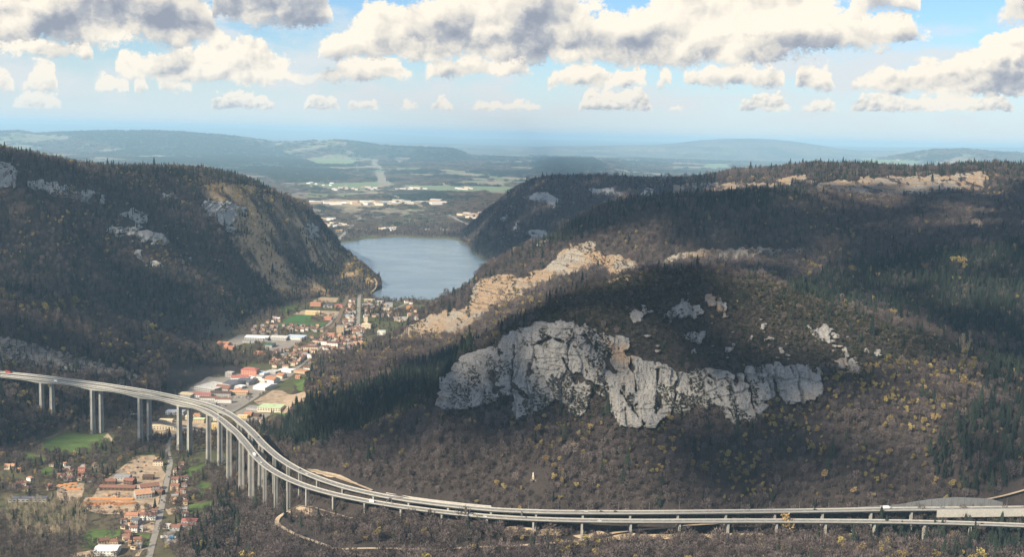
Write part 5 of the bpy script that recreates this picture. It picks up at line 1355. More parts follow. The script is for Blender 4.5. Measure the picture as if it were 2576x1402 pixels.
panel_wall('retaining_wall', 'grey anchored retaining wall with posts on the hillside above the right end of the motorway', BACK, on_path(BACK, 2140), on_path(BACK, 2522),
           lambda i, p: p[2] - 1.5, top_at([(2130, 1279), (2200, 1274), (2256, 1271), (2301, 1263), (2350, 1256), (2407, 1252), (2489, 1256), (2519, 1264), (2560, 1274)]), M_WALL)
MID = REAR.copy(); MID[:, :2] += NR_ * 5.75
panel_wall('retaining_wall', 'pale panelled wall between the two carriageways at the right edge', MID, on_path(REAR, 2352), len(MID) - 2,
           lambda i, p: p[2] - 8.5, lambda i, p: p[2] - 0.1, M_WALL2, post=False, pw=5.0)
BAR = REAR.copy(); BAR[:, :2] -= NR_ * 7.2
panel_wall('concrete_barrier', 'white concrete barrier along the hillside edge of the higher carriageway', BAR, on_path(REAR, 962), on_path(REAR, 1232),
           lambda i, p: p[2] - 1.0, lambda i, p: p[2] + 2.2, M_WALL2, post=False, pw=6.0, th=0.6)
# earth fill behind the pale wall
# ------------------------------------------------------------------ lamps, gantries
def lamp_meshes():
    m = MB(); m.tube((0, 0, -0.3), (0, 0, 9.6), 0.16, 0.10, 6); m.tube((0, 0, 9.55), (0, -1.8, 9.9), 0.08, 0.07, 5)
    pole = m.mesh('pole', M_STEEL)
    k = MB(); k.box((0, -2.1, 9.88), (0.32, 0.95, 0.16)); head = k.mesh('lamp_head', M_STEEL)
    b = MB(); b.box((0, 0, 0.15), (0.5, 0.5, 0.5)); foot = b.mesh('base_plate', M_CONC)
    return pole, head, foot
POLE, HEAD, FOOT = lamp_meshes()
def lamp(p, ang, label, group):
    o = obj('street_lamp', POLE, None, p, ang); tag(o, label, 'street lamp', group)
    obj('lamp_head', HEAD, o); obj('base_plate', FOOT, o)
for u in (110, 147, 183, 219, 254, 289, 326, 362, 398, 434):
    i = on_path(REAR, u); p, t, s = at(REAR, i)
    lamp((p[0] - s[0] * 5.2, p[1] - s[1] * 5.2, p[2] + 0.2), math.atan2(t[1], t[0]), 'street lamp on the straight left arm of the viaduct', 'lamps along the left arm of the viaduct')
for u in (1328, 1404, 1480, 1558, 1636, 1712, 1792, 1868, 1941, 2016, 2090, 2166, 2240, 2316, 2390, 2466, 2540):
    i = on_path(REAR, u); p, t, s = at(REAR, i)
    x, y = p[0] - s[0] * 7.0, p[1] - s[1] * 7.0
    lamp((x, y, p[2] - 0.2), math.atan2(t[1], t[0]), 'street lamp behind the motorway below the wooded hillside', 'lamps behind the right arm of the motorway')
M_BLUE = mat_plain('gantry_sign_blue', (0.06, 0.075, 0.17), 0.1, 1.0)
def gantry(P, u, label, sign=True):
    i = on_path(P, u); p, t, s = at(P, i); ang = math.atan2(t[1], t[0])
    root = empty('sign_gantry', p, ang); tag(root, label, 'gantry')
    for q in (-5.0, 5.0):
        m = MB(); m.box((0, q, 3.2), (0.45, 0.4, 6.4)); m.build('leg', M_STEEL, root)
    m = MB(); m.box((0, 0, 6.65), (0.7, 10.6, 0.55)); m.build('beam', M_STEEL, root)
    if sign:
        m = MB(); m.box((-0.5, 1.5, 6.6), (0.15, 4.6, 2.2)); m.build('sign_panel', M_BLUE, root)
gantry(REAR, 306, 'sign gantry over the straight left arm of the higher carriageway')
gantry(FRONT, 979, 'dark sign gantry over the lower carriageway past the bend')
gantry(FRONT, 1312, 'dark sign gantry over the lower carriageway below the white monument')
gantry(REAR, 2360, 'slim gantry in front of the grey anchored wall', False)

# ------------------------------------------------------------------ vehicles
M_TYRE = mat_plain('tyre_rubber', (0.02, 0.02, 0.02), 0.1, 2.0)
M_GLASS = mat_plain('car_glass', (0.03, 0.035, 0.045), 0.1, 2.0, rough=0.1)
PAINT = {'white': mat_plain('white_paint', (0.78, 0.78, 0.77), 0.04, 1.0, rough=0.35), 'dark': mat_plain('dark_paint', (0.035, 0.038, 0.045), 0.05, 1.0, rough=0.3), 'grey': mat_plain('silver_paint', (0.35, 0.36, 0.37), 0.05, 1.0, rough=0.35),
         'blue': mat_plain('blue_paint', (0.12, 0.32, 0.55), 0.05, 1.0, rough=0.35), 'red': mat_plain('red_paint', (0.40, 0.05, 0.04), 0.05, 1.0, rough=0.35)}
WH = MB(); WH.tube((0, -0.11, 0), (0, 0.11, 0), 0.33, 0.33, 12); WHEEL = WH.mesh('wheel', M_TYRE)
def car(p, ang, col, label, name='car', cat='car'):
    root = empty(name, p, ang); tag(root, label, cat)
    m = MB(); L, Wd = 4.3, 1.76
    prof = [(-L / 2, 0.35), (-L / 2, 0.80), (-L / 2 + 0.15, 0.93), (L / 2 - 1.15, 0.95), (L / 2 - 0.12, 0.78), (L / 2, 0.62), (L / 2, 0.35)]
    k = len(prof); vs = [(x, -Wd / 2, z) for x, z in prof] + [(x, Wd / 2, z) for x, z in prof]
    m.add(vs, [tuple(range(k)), tuple(range(2 * k - 1, k - 1, -1))] + [(i, k + i, k + (i + 1) % k, (i + 1) % k) for i in range(k)])
    m.build('body', PAINT[col], root)
    g = MB(); a = [(-1.75, 0.94), (-1.25, 1.38), (0.35, 1.40), (1.05, 0.95)]
    vs = [(x, -0.80 + (0.12 if z > 1 else 0), z) for x, z in a] + [(x, 0.80 - (0.12 if z > 1 else 0), z) for x, z in a]
    g.add(vs, [(0, 1, 2, 3), (7, 6, 5, 4), (0, 4, 5, 1), (2, 6, 7, 3), (3, 7, 4, 0)]); g.build('windows', M_GLASS, root)
    r = MB(); r.box((-0.45, 0, 1.42), (1.55, 1.30, 0.06)); r.build('roof', PAINT[col], root)
    for x in (-1.35, 1.35):
        for y in (-0.82, 0.82):
            o = bpy.data.objects.new('wheel', WHEEL); COL.objects.link(o); o.parent = root; o.location = (x, y, 0.33)
def lorry(p, ang, col, cab, label, L=9.0, name='lorry', cat='lorry'):
    root = empty(name, p, ang); tag(root, label, cat)
    m = MB(); m.box((-1.0, 0, 2.15), (L - 2.4, 2.5, 2.7)); m.build('cargo_box', PAINT[col], root)
    c = MB(); c.box((L / 2 - 1.15, 0, 1.7), (2.0, 2.4, 2.2)); c.build('cab', PAINT[cab], root)
    w = MB(); w.box((L / 2 - 0.13, 0, 2.15), (0.06, 2.1, 0.8)); w.build('windscreen', M_GLASS, root)
    s = MB(); s.box((-0.3, 0, 0.68), (L - 0.8, 1.1, 0.25)); s.build('chassis', M_TYRE, root)
    for x in (-L / 2 + 1.4, -L / 2 + 2.6, L / 2 - 1.3):
        for y in (-1.05, 1.05):
            o = bpy.data.objects.new('wheel', WHEEL); COL.objects.link(o); o.parent = root; o.location = (x, y, 0.48); o.scale = (1.45, 1.6, 1.45)
def on_deck(P, u, lane):
    i = on_path(P, u); p, t, s = at(P, i)
    return (p[0] + s[0] * lane, p[1] + s[1] * lane, p[2] + 0.05), math.atan2(t[1], t[0])
for P, u, lane, col, label in [(FRONT, 660, 1.8, 'white', 'white car below the lorry on the lower viaduct bend'), (REAR, 775, 1.6, 'white', 'white car on the higher carriageway after the bend'), (REAR, 752, -2, 'dark', 'dark car ahead of the white one on the higher carriageway'),
                               (REAR, 647, -1.8, 'dark', 'dark car in the steepest part of the higher bend'), (FRONT, 551, 1.5, 'white', 'white car where the lower viaduct starts to bend'), (REAR, 560, -2, 'dark', 'dark car entering the bend of the higher carriageway'),
                               (FRONT, 1186, 2, 'white', 'white car left of the second dark gantry'), (REAR, 1475, -1.8, 'white', 'white car on the higher carriageway with two dark cars behind'), (REAR, 1513, -1.8, 'dark', 'first dark car behind the white car on the higher carriageway'),
                               (REAR, 1549, -1.8, 'dark', 'second dark car behind the white car on the higher carriageway'), (REAR, 2052, -1.8, 'dark', 'lone dark car on the right part of the higher carriageway'), (FRONT, 1222, 2, 'white', 'white car beside a short pier of the lower viaduct'),
                               (FRONT, 2470, 1.5, 'dark', 'dark car at the right end of the lower carriageway'), (FRONT, 1508, 2, 'white', 'small white car in the middle of the lower carriageway')]:
    p, a = on_deck(P, u, lane); car(p, a, col, label)
p, a = on_deck(FRONT, 643, 1.6); lorry(p, a, 'white', 'white', 'white lorry in the bend of the lower viaduct', 11.0)
p, a = on_deck(FRONT, 143, 1.6); lorry(p, a, 'white', 'white', 'white van on the left arm of the lower viaduct', 7.0, 'van', 'van')
p, a = on_deck(FRONT, 938, 2.0); lorry(p, a, 'white', 'white', 'white van before the first dark gantry', 7.0, 'van', 'van')
p, a = on_deck(REAR, 2230, -1.8); lorry(p, a, 'white', 'grey', 'white lorry before the grey anchored wall', 12.0)
p, a = on_deck(REAR, 20, -1.0); lorry(p, a, 'red', 'red', 'dark red lorry at the far left end of the viaduct', 12.0)
def road_spot(v, side):
    R = VILLAGE_ROAD; _, pv = proj(R[:, 0], R[:, 1], R[:, 2])
    j = int(np.argmin(np.abs(pv - v))); j = min(max(j, 1), len(R) - 2)
    t = R[j + 1] - R[j - 1]; t /= np.linalg.norm(t[:2])
    return (R[j, 0] + t[1] * side, R[j, 1] - t[0] * side, float(sheet_z(np.array([R[j, 0]]), np.array([R[j, 1]]))[0]) + 0.55), math.atan2(t[1], t[0])
for v, side, col, label in [(1151, 1.8, 'dark', 'dark car on the village road just below the bend'), (1156, -1.6, 'dark', 'second dark car close behind at the road bend'), (1203, 1.8, 'dark', 'dark car beside the row of houses on the village road'), (1261, -1.8, 'dark', 'dark car on the road above the long white house'),
                            (1267, 2.0, 'dark', 'lower of the two dark cars on the road above the long white house'), (1305, -2.0, 'grey', 'silver car on the road beside the long white house')]:
    p, a = road_spot(v, side); car(p, a, col, label)
for k, x, y, ang, col, label in [('B', 590, 1228, 0.4, 'white', 'white lorry left of the blue one on the grey yard'), ('B', 672, 1232, 0.3, 'blue', 'light blue lorry on the grey yard below the red garages')]:
    g = ground(k, x, y); lorry((g[0], g[1], g[2] + 0.5), ang, col, 'white', label, 9.0)
for k, x, y, col, label in [('B', 475, 1092, 'dark', 'dark car parked in the sandy court left of the road'), ('B', 640, 1250, 'white', 'white car parked on the grey yard'), ('A', 690, 606, 'white', 'white car before the brown roofed cluster'), ('A', 820, 590, 'white', 'white car right of the brown roofed cluster')]:
    g = ground(k, x, y); car((g[0], g[1], g[2] + 0.5), 0.3, col, label)
for q in range(16):
    g = ground('C', 640 + 60 * (q % 12), 905 if q < 12 else 1062)
    car((g[0], g[1], g[2] + 0.4), 1.2, ('white', 'grey', 'white', 'dark')[q % 4], 'parked %s car in the lot of the works' % ('white', 'grey', 'white', 'dark')[q % 4])
for o in list(bpy.data.objects):
    if o.get('label', '').startswith('parked '): o['group'] = 'cars parked in the lot of the works'

# ------------------------------------------------------------------ sawmill log piles
M_LOG = mat_plain('peeled_logs', (0.50, 0.235, 0.105), 0.3, 0.4, fine=1.5)
M_LOGD = mat_plain('log_ends', (0.60, 0.36, 0.19), 0.2, 0.6)
def log_pile(k, x, y, L, n, ang, label):
    g = ground(k, x, y)
    root = empty('log_pile', (g[0], g[1], g[2] + 0.2), ang); tag(root, label, 'log pile', 'log piles in the sawmill yard')
    row = 0; q = n; z = 0.33
    rq = random.Random(int(x * 7 + y))
    LM = MB(); LM.tube((-L / 2, 0, 0), (L / 2, 0, 0), 0.34, 0.30, 6); me = LM.mesh('log', M_LOG)
    while q > 0 and row < 4:
        for i in range(q):
            o = bpy.data.objects.new('log', me); COL.objects.link(o); o.parent = root
            o.location = (rq.uniform(-0.4, 0.4), (i - (q - 1) / 2) * 0.68, z)
        row += 1; q -= 1; z += 0.58
for i, (x, y) in enumerate([(905, 838), (935, 845), (965, 850), (1000, 848), (1035, 850), (1070, 846), (1110, 842), (1150, 838), (1190, 838)]):
    log_pile('A', x, y, 9.0, 7, 1.05, 'slanting orange log pile, %s in the front row of the sawmill yard' % ('first', 'second', 'third', 'fourth', 'fifth', 'sixth', 'seventh', 'eighth', 'ninth')[i])
for i, (x, y) in enumerate([(1000, 792), (1070, 795), (1140, 797), (1230, 797), (1300, 800), (1370, 800)]):
    log_pile('A', x, y, 12.0, 8, 0.08, 'long orange log pile, %s from the left in the back row of the sawmill yard' % ('first', 'second', 'third', 'fourth', 'fifth', 'sixth')[i])
for i, (x, y) in enumerate([(1240, 848), (1300, 846), (1370, 842), (1410, 838)]):
    log_pile('A', x, y, 10.0, 7, 0.7, 'orange log pile, %s at the right end of the front row' % ('first', 'second', 'third', 'last')[i])
for i, (x, y) in enumerate([(660, 650), (720, 640), (780, 632), (750, 690), (820, 690)]):
    log_pile('A', x, y, 12.0, 6, 0.1, 'tan log pile, %s in the upper yard below the brown roofed cluster' % ('first', 'second', 'third', 'fourth', 'fifth')[i])

M_PLANK = mat_plain('sawn_timber', (0.36, 0.23, 0.13), 0.35, 0.4, rnd=0.8)
M_GREYT = mat_plain('weathered_timber', (0.17, 0.15, 0.135), 0.3, 0.4, rnd=0.8)
def timber_stacks():
    rq = random.Random(8); made = 0
    for (k, x0, x1, y0, y1, n) in (('B', 20, 330, 780, 830, 16), ('B', 120, 540, 440, 600, 22), ('B', 230, 330, 590, 690, 10), ('B', -60, 200, 925, 985, 12), ('A', 1040, 1180, 520, 640, 8), ('A', 620, 880, 650, 790, 9), ('C', 60, 200, 880, 990, 0)):
        for q in range(n):
            g = ground(k, rq.uniform(x0, x1), rq.uniform(y0, y1))
            L, Wd, Hh = rq.uniform(3, 7), rq.uniform(1.4, 2.6), rq.uniform(0.9, 2.4)
            o = empty('timber_stack', (g[0], g[1], g[2] + 0.2), rq.choice((0.05, 1.2, -0.4)) + rq.uniform(-0.2, 0.2))
            warm = rq.random() < 0.6
            tag(o, ('stack of sawn orange-brown boards' if warm else 'stack of weathered grey boards') + ' lying in the sandy sawmill yard', 'timber stack', 'orange-brown board stacks in the yard' if warm else 'grey board stacks in the yard')
            m = MB()
            lay = 3
            for r in range(lay): m.box((rq.uniform(-0.1, 0.1), 0, Hh * (r + 0.5) / lay + 0.1), (L * rq.uniform(0.94, 1.0), Wd, Hh / lay * 0.86))
            tag(m.build('boards', M_PLANK if warm else M_GREYT, o), kind='stuff')
            b = MB(); b.box((0, 0, 0.0), (L * 0.9, Wd * 0.6, 0.22)); b.build('bearer', M_GREYT, o)
timber_stacks()

# ------------------------------------------------------------------ white monument on its rock
def monument():
    x, y, z = ground('V', 1341, 1206)
    occ_disc(x, y, 14.0); occ_disc(x + 1, y - 14, 12.0)
    root = empty('monument', (x, y, z)); root.scale = (0.78, 0.78, 0.78); tag(root, 'slim white statue on a pedestal alone on the brown hillside', 'monument')
    m = MB(); m.box((0, 0, 1.6), (3.4, 3.4, 4.4)); m.box((0, 0, 4.0), (2.6, 2.6, 0.7)); m.build('pedestal', WM['tan'], root)
    s = MB()
    prof = [(4.3, 0.95), (5.4, 0.80), (7.0, 0.62), (8.4, 0.72), (9.2, 0.66), (9.6, 0.30), (9.8, 0.42), (10.3, 0.40), (10.6, 0.12)]
    for (z0, r0), (z1, r1) in zip(prof[:-1], prof[1:]): s.tube((0, 0, z0), (0, 0, z1), r0, r1, 8, cap=False)
    s.tube((0.5, 0, 8.9), (0.9, -0.2, 7.4), 0.24, 0.18, 6); s.tube((-0.5, 0, 8.9), (-0.9, -0.2, 7.4), 0.24, 0.18, 6)
    s.build('statue', PAINT['white'], root)
    rk = MB(); rq = random.Random(3)
    for q in range(16):
        a = rq.random() * 6.28; r = rq.uniform(1.5, 7)
        sx = rq.uniform(0.8, 2.2)
        rk.box((math.cos(a) * r, -3 + math.sin(a) * r * 0.8, rq.uniform(-2.5, 0.3)), (sx, sx * 0.8, sx * 1.1), rq.random() * 3)
    tag(rk.build('rock_base', ROCK_STRATA, root), kind='stuff')
monument()
# ------------------------------------------------------------------ power pylons along the cleared strip and on the far ridge
M_PYL = mat_plain('pylon_steel', (0.25, 0.26, 0.27), 0.1, 1.0)
def pylon(u, v, h, label):
    p = hit(u, v); x, y, z = (float(q[0]) for q in p)
    root = empty('power_pylon', (x, y, z)); tag(root, label, 'pylon', 'power pylons in the far country')
    m = MB()
    for sx in (-1, 1):
        for sy in (-1, 1): m.tube((sx * h * 0.09, sy * h * 0.09, -3), (sx * 0.5, sy * 0.5, h), 0.9, 0.5, 4)
    m.build('mast', M_PYL, root)
    for zz, w in ((0.72, 0.22), (0.84, 0.17), (0.95, 0.12)):
        m = MB(); m.box((0, 0, h * zz), (h * w * 2, 1.0, 1.2)); m.build('cross_arm', M_PYL, root)
for u, v, h, lb in [(1018, 370, 60, 'power pylon on the far dark ridge above the lake'), (1050, 371, 45, 'smaller power pylon right of the one on the far dark ridge')]: pylon(u, v, h, lb)

# ------------------------------------------------------------------ trees
TREE_MATS = {}
def leaf_mat(name, c0, c1, rnd=0.5):
    m, n, bs = new_mat(name)
    oi = n.node('ShaderNodeObjectInfo')
    r = S(n.nt, oi.outputs['Random'])
    p = n.pos()
    f = n.noise(p, 0.7, 3, 0.6)
    c = n.mixc(r, c0, c1)
    k = (f - 0.5) * 1.2 + 1.0 + ((r * 7.31)._m('FRACT') - 0.5) * rnd
    c = n.mixc(1.0, c, n.comb(k, k, k), 'MULTIPLY')
    n.link(c, bs.inputs['Base Color'])
    bs.inputs['Roughness'].default_value = 0.9
    bs.inputs['Specular IOR Level'].default_value = 0.1
    return m
BARK = leaf_mat('bark', (0.085, 0.072, 0.062), (0.15, 0.13, 0.115), 0.3)
PALE_BARK = leaf_mat('pale_bark', (0.30, 0.25, 0.18), (0.36, 0.30, 0.22), 0.3)
TWIGS = leaf_mat('bare_twigs', (0.078, 0.065, 0.068), (0.136, 0.108, 0.099), 0.8)
PALE_TWIGS = leaf_mat('pale_twigs', (0.29, 0.24, 0.18), (0.37, 0.30, 0.21), 0.4)
BUDS = leaf_mat('budding_leaves', (0.28, 0.235, 0.082), (0.27, 0.19, 0.095), 0.8)
NEEDLES = leaf_mat('conifer_needles', (0.014, 0.021, 0.020), (0.032, 0.042, 0.031), 0.5)
SCRUB = leaf_mat('evergreen_scrub', (0.026, 0.032, 0.020), (0.090, 0.076, 0.058), 0.9)
def tri_spray(mb, rng, n, centre, rad, length, width, up=0.5, shell=0.35, mi=0):
    for _ in range(n):
        d = rng.normal(size=3); d /= np.linalg.norm(d)
        r = shell + (1 - shell) * rng.random() ** 0.5
        p = np.array(centre) + d * np.array(rad) * r
        t = d * 0.8 + np.array([0, 0, up]) + rng.normal(size=3) * 0.35
        t /= np.linalg.norm(t)
        s = np.cross(t, rng.normal(size=3)); s /= np.linalg.norm(s)
        L = length * (0.6 + 0.8 * rng.random()); w = width * (0.6 + 0.8 * rng.random())
        mb.add([p - s * w, p + s * w, p + t * L], [(0, 1, 2)], mi)
def broadleaf(seed, kind):
    rng = np.random.default_rng(seed)
    tr, cr = MB(), MB()
    h = 12.5; wd = rng.uniform(2.5, 3.5)
    tr.tube((0, 0, -1.5), (0.1, 0, h * 0.42), 0.26, 0.17, 5, cap=False)
    tr.tube((0.1, 0, h * 0.42), (0.3 * rng.normal(), 0.3 * rng.normal(), h * 0.85), 0.17, 0.05, 4, cap=False)
    for i in range(6):
        a = i * 1.05 + rng.random(); z0 = h * rng.uniform(0.28, 0.6)
        tr.tube((0.05, 0, z0), (math.cos(a) * wd * 0.7, math.sin(a) * wd * 0.7, z0 + h * rng.uniform(0.18, 0.32)), 0.11, 0.035, 3, cap=False)
    if kind == 'bare':
        tri_spray(cr, rng, 170, (0, 0, h * 0.64), (wd * 1.2, wd * 1.2, h * 0.36), 1.5, 0.26, 0.7)
    elif kind == 'pale':
        tri_spray(cr, rng, 100, (0, 0, h * 0.68), (wd * 0.6, wd * 0.6, h * 0.36), 1.9, 0.13, 1.3)
    else:
        for k in range(7):
            a = rng.random() * 6.28; rr = wd * rng.uniform(0.2, 0.75)
            tri_spray(cr, rng, 30, (math.cos(a) * rr, math.sin(a) * rr, h * rng.uniform(0.5, 0.84)), (1.7, 1.7, 1.5), 0.85, 0.52, 0.2, 0.3)
    return tr, cr
def conifer(seed):
    rng = np.random.default_rng(seed)
    tr, cr = MB(), MB()
    h = 16.0; wd = rng.uniform(2.4, 3.3)
    tr.tube((0, 0, -1.5), (0, 0, h * 0.9), 0.28, 0.05, 5, cap=False)
    T = 9
    for k in range(T):
        z = h * (0.10 + 0.86 * k / T); r = wd * (1 - k / T) ** 0.8 * rng.uniform(0.85, 1.12) + 0.25
        n = 8; dz = h * 0.16
        vs = [(0, 0, z + dz)]
        ph = rng.random() * 6.28
        for i in range(n * 2):
            q = r * (rng.uniform(0.9, 1.15) if i % 2 == 0 else rng.uniform(0.45, 0.62))
            t = ph + math.pi * i / n
            vs.append((math.cos(t) * q, math.sin(t) * q, z + rng.uniform(-0.35, 0.35) - (0.6 if i % 2 == 0 else -0.3)))
        fs = [(0, 1 + i, 1 + (i + 1) % (2 * n)) for i in range(2 * n)]
        cr.add(vs, fs)
    return tr, cr
def shrub(seed):
    rng = np.random.default_rng(seed)
    cr = MB()
    for k in range(4):
        tri_spray(cr, rng, 14, (rng.normal() * 0.8, rng.normal() * 0.8, 1.2 + rng.random()), (1.1, 1.1, 1.0), 0.8, 0.5, 0.3, 0.3)
    return cr
def merge(tr, cr):
    m = MB(); m.add(tr.v, tr.f, 0); m.add(cr.v, cr.f, 1)
    return m
TREES = {}     # kind -> list of (trunk mesh, crown mesh, joined mesh)
for kind, mats, fn in (('bare', (BARK, TWIGS), lambda s: broadleaf(s, 'bare')), ('conifer', (BARK, NEEDLES), conifer),
                       ('budding', (BARK, BUDS), lambda s: broadleaf(s, 'bud')), ('pale', (PALE_BARK, PALE_TWIGS), lambda s: broadleaf(s, 'pale'))):
    TREES[kind] = []
    for q in range(5):
        tr, cr = fn(100 + q * 7 + len(kind))
        TREES[kind].append((tr.mesh('trunk', mats[0]), cr.mesh('crown', mats[1]), merge(tr, cr).mesh(kind + '_tree', list(mats))))
TREES['scrub'] = [(None, None, shrub(300 + q).mesh('shrub', SCRUB)) for q in range(4)]
def grove(seed, kind):
    rng = np.random.default_rng(seed); mb = MB()
    for k in range(22):
        x, y = rng.normal(size=2) * 13
        if kind == 'fir':
            h = rng.uniform(13, 22); r = rng.uniform(3, 4.5)
            vs = [(x, y, h)] + [(x + r * math.cos(t), y + r * math.sin(t), 0.0) for t in np.arange(6) * 1.047 + rng.random()]
            mb.add(vs, [(0, 1 + i, 1 + (i + 1) % 6) for i in range(6)])
        else:
            tri_spray(mb, rng, 22, (x, y, 6), (4.5, 4.5, 5), 3.0, 1.3, 0.4, 0.3)
    return mb
FAR_WOOD = leaf_mat('far_bare_wood', (0.095, 0.080, 0.068), (0.160, 0.128, 0.095), 0.6)
FAR_FIR = leaf_mat('far_fir_wood', (0.020, 0.030, 0.028), (0.036, 0.048, 0.036), 0.4)
TREES['far_bare'] = [(None, None, grove(400 + q, 'bare').mesh('grove', FAR_WOOD)) for q in range(3)]
TREES['far_fir'] = [(None, None, grove(420 + q, 'fir').mesh('grove', FAR_FIR)) for q in range(3)]

def scatter_object(name, kind, P, rot, scl):
    """One object whose geometry nodes set a tree on each of its points."""
    me = bpy.data.meshes.new(name)
    me.vertices.add(len(P)); me.vertices.foreach_set('co', P.astype(np.float32).ravel())
    for an, arr in (('spin', rot), ('grow', scl)):
        a = me.attributes.new(an, 'FLOAT', 'POINT'); a.data.foreach_set('value', arr.astype(np.float32))
    vid = RNG.integers(0, len(TREES[kind]), len(P)).astype(np.int32)
    a = me.attributes.new('variant', 'INT', 'POINT'); a.data.foreach_set('value', vid)
    me.update()
    o = obj(name, me)
    c = bpy.data.collections.new(name + '_kinds')
    for i, t in enumerate(TREES[kind]):
        q = bpy.data.objects.new('%s_kind_%d' % (kind, i), t[2]); c.objects.link(q)
    ng = bpy.data.node_groups.new(name, 'GeometryNodeTree')
    ng.interface.new_socket('Geometry', in_out='INPUT', socket_type='NodeSocketGeometry')
    ng.interface.new_socket('Geometry', in_out='OUTPUT', socket_type='NodeSocketGeometry')
    N, L = ng.nodes, ng.links
    gi, go = N.new('NodeGroupInput'), N.new('NodeGroupOutput')
    ip = N.new('GeometryNodeInstanceOnPoints'); cl = N.new('GeometryNodeCollectionInfo')
    cl.inputs['Collection'].default_value = c
    cl.inputs['Separate Children'].default_value = True; cl.inputs['Reset Children'].default_value = True
    ip.inputs['Pick Instance'].default_value = True
    def at(nm, t):
        q = N.new('GeometryNodeInputNamedAttribute'); q.data_type = t; q.inputs[0].default_value = nm
        return q.outputs[0]
    cx = N.new('ShaderNodeCombineXYZ')
    L.new(at('spin', 'FLOAT'), cx.inputs[2])
    L.new(gi.outputs[0], ip.inputs['Points']); L.new(cl.outputs[0], ip.inputs['Instance'])
    L.new(at('variant', 'INT'), ip.inputs['Instance Index'])
    L.new(cx.outputs[0], ip.inputs['Rotation']); L.new(at('grow', 'FLOAT'), ip.inputs['Scale'])
    L.new(ip.outputs[0], go.inputs[0])
    md = o.modifiers.new('trees', 'NODES'); md.node_group = ng
    return o

def slot(x, y, z, hgt, margin):
    """Is a tree of this height on this spot in sight (or nearly)?"""
    s = (z + hgt - CAMZ) / y
    ri, ci = _cell(x, y)
    cm = CMAX[np.maximum(ri.astype(int) - 1, 0), np.rint(ci).astype(int)]
    return s > cm - margin
def jitter_grid(y0, y1, d):
    ys = np.arange(y0, y1, d); out = []
    X, Y = np.meshgrid(np.arange(-0.475 * y1, 0.475 * y1, d), ys)
    X = X + (RNG.random(X.shape) - 0.5) * d * 0.95; Y = Y + (RNG.random(X.shape) - 0.5) * d * 0.95
    ok = (np.abs(X / Y) < 0.475) & (Y >= y0) & (Y < y1)
    return X[ok], Y[ok]
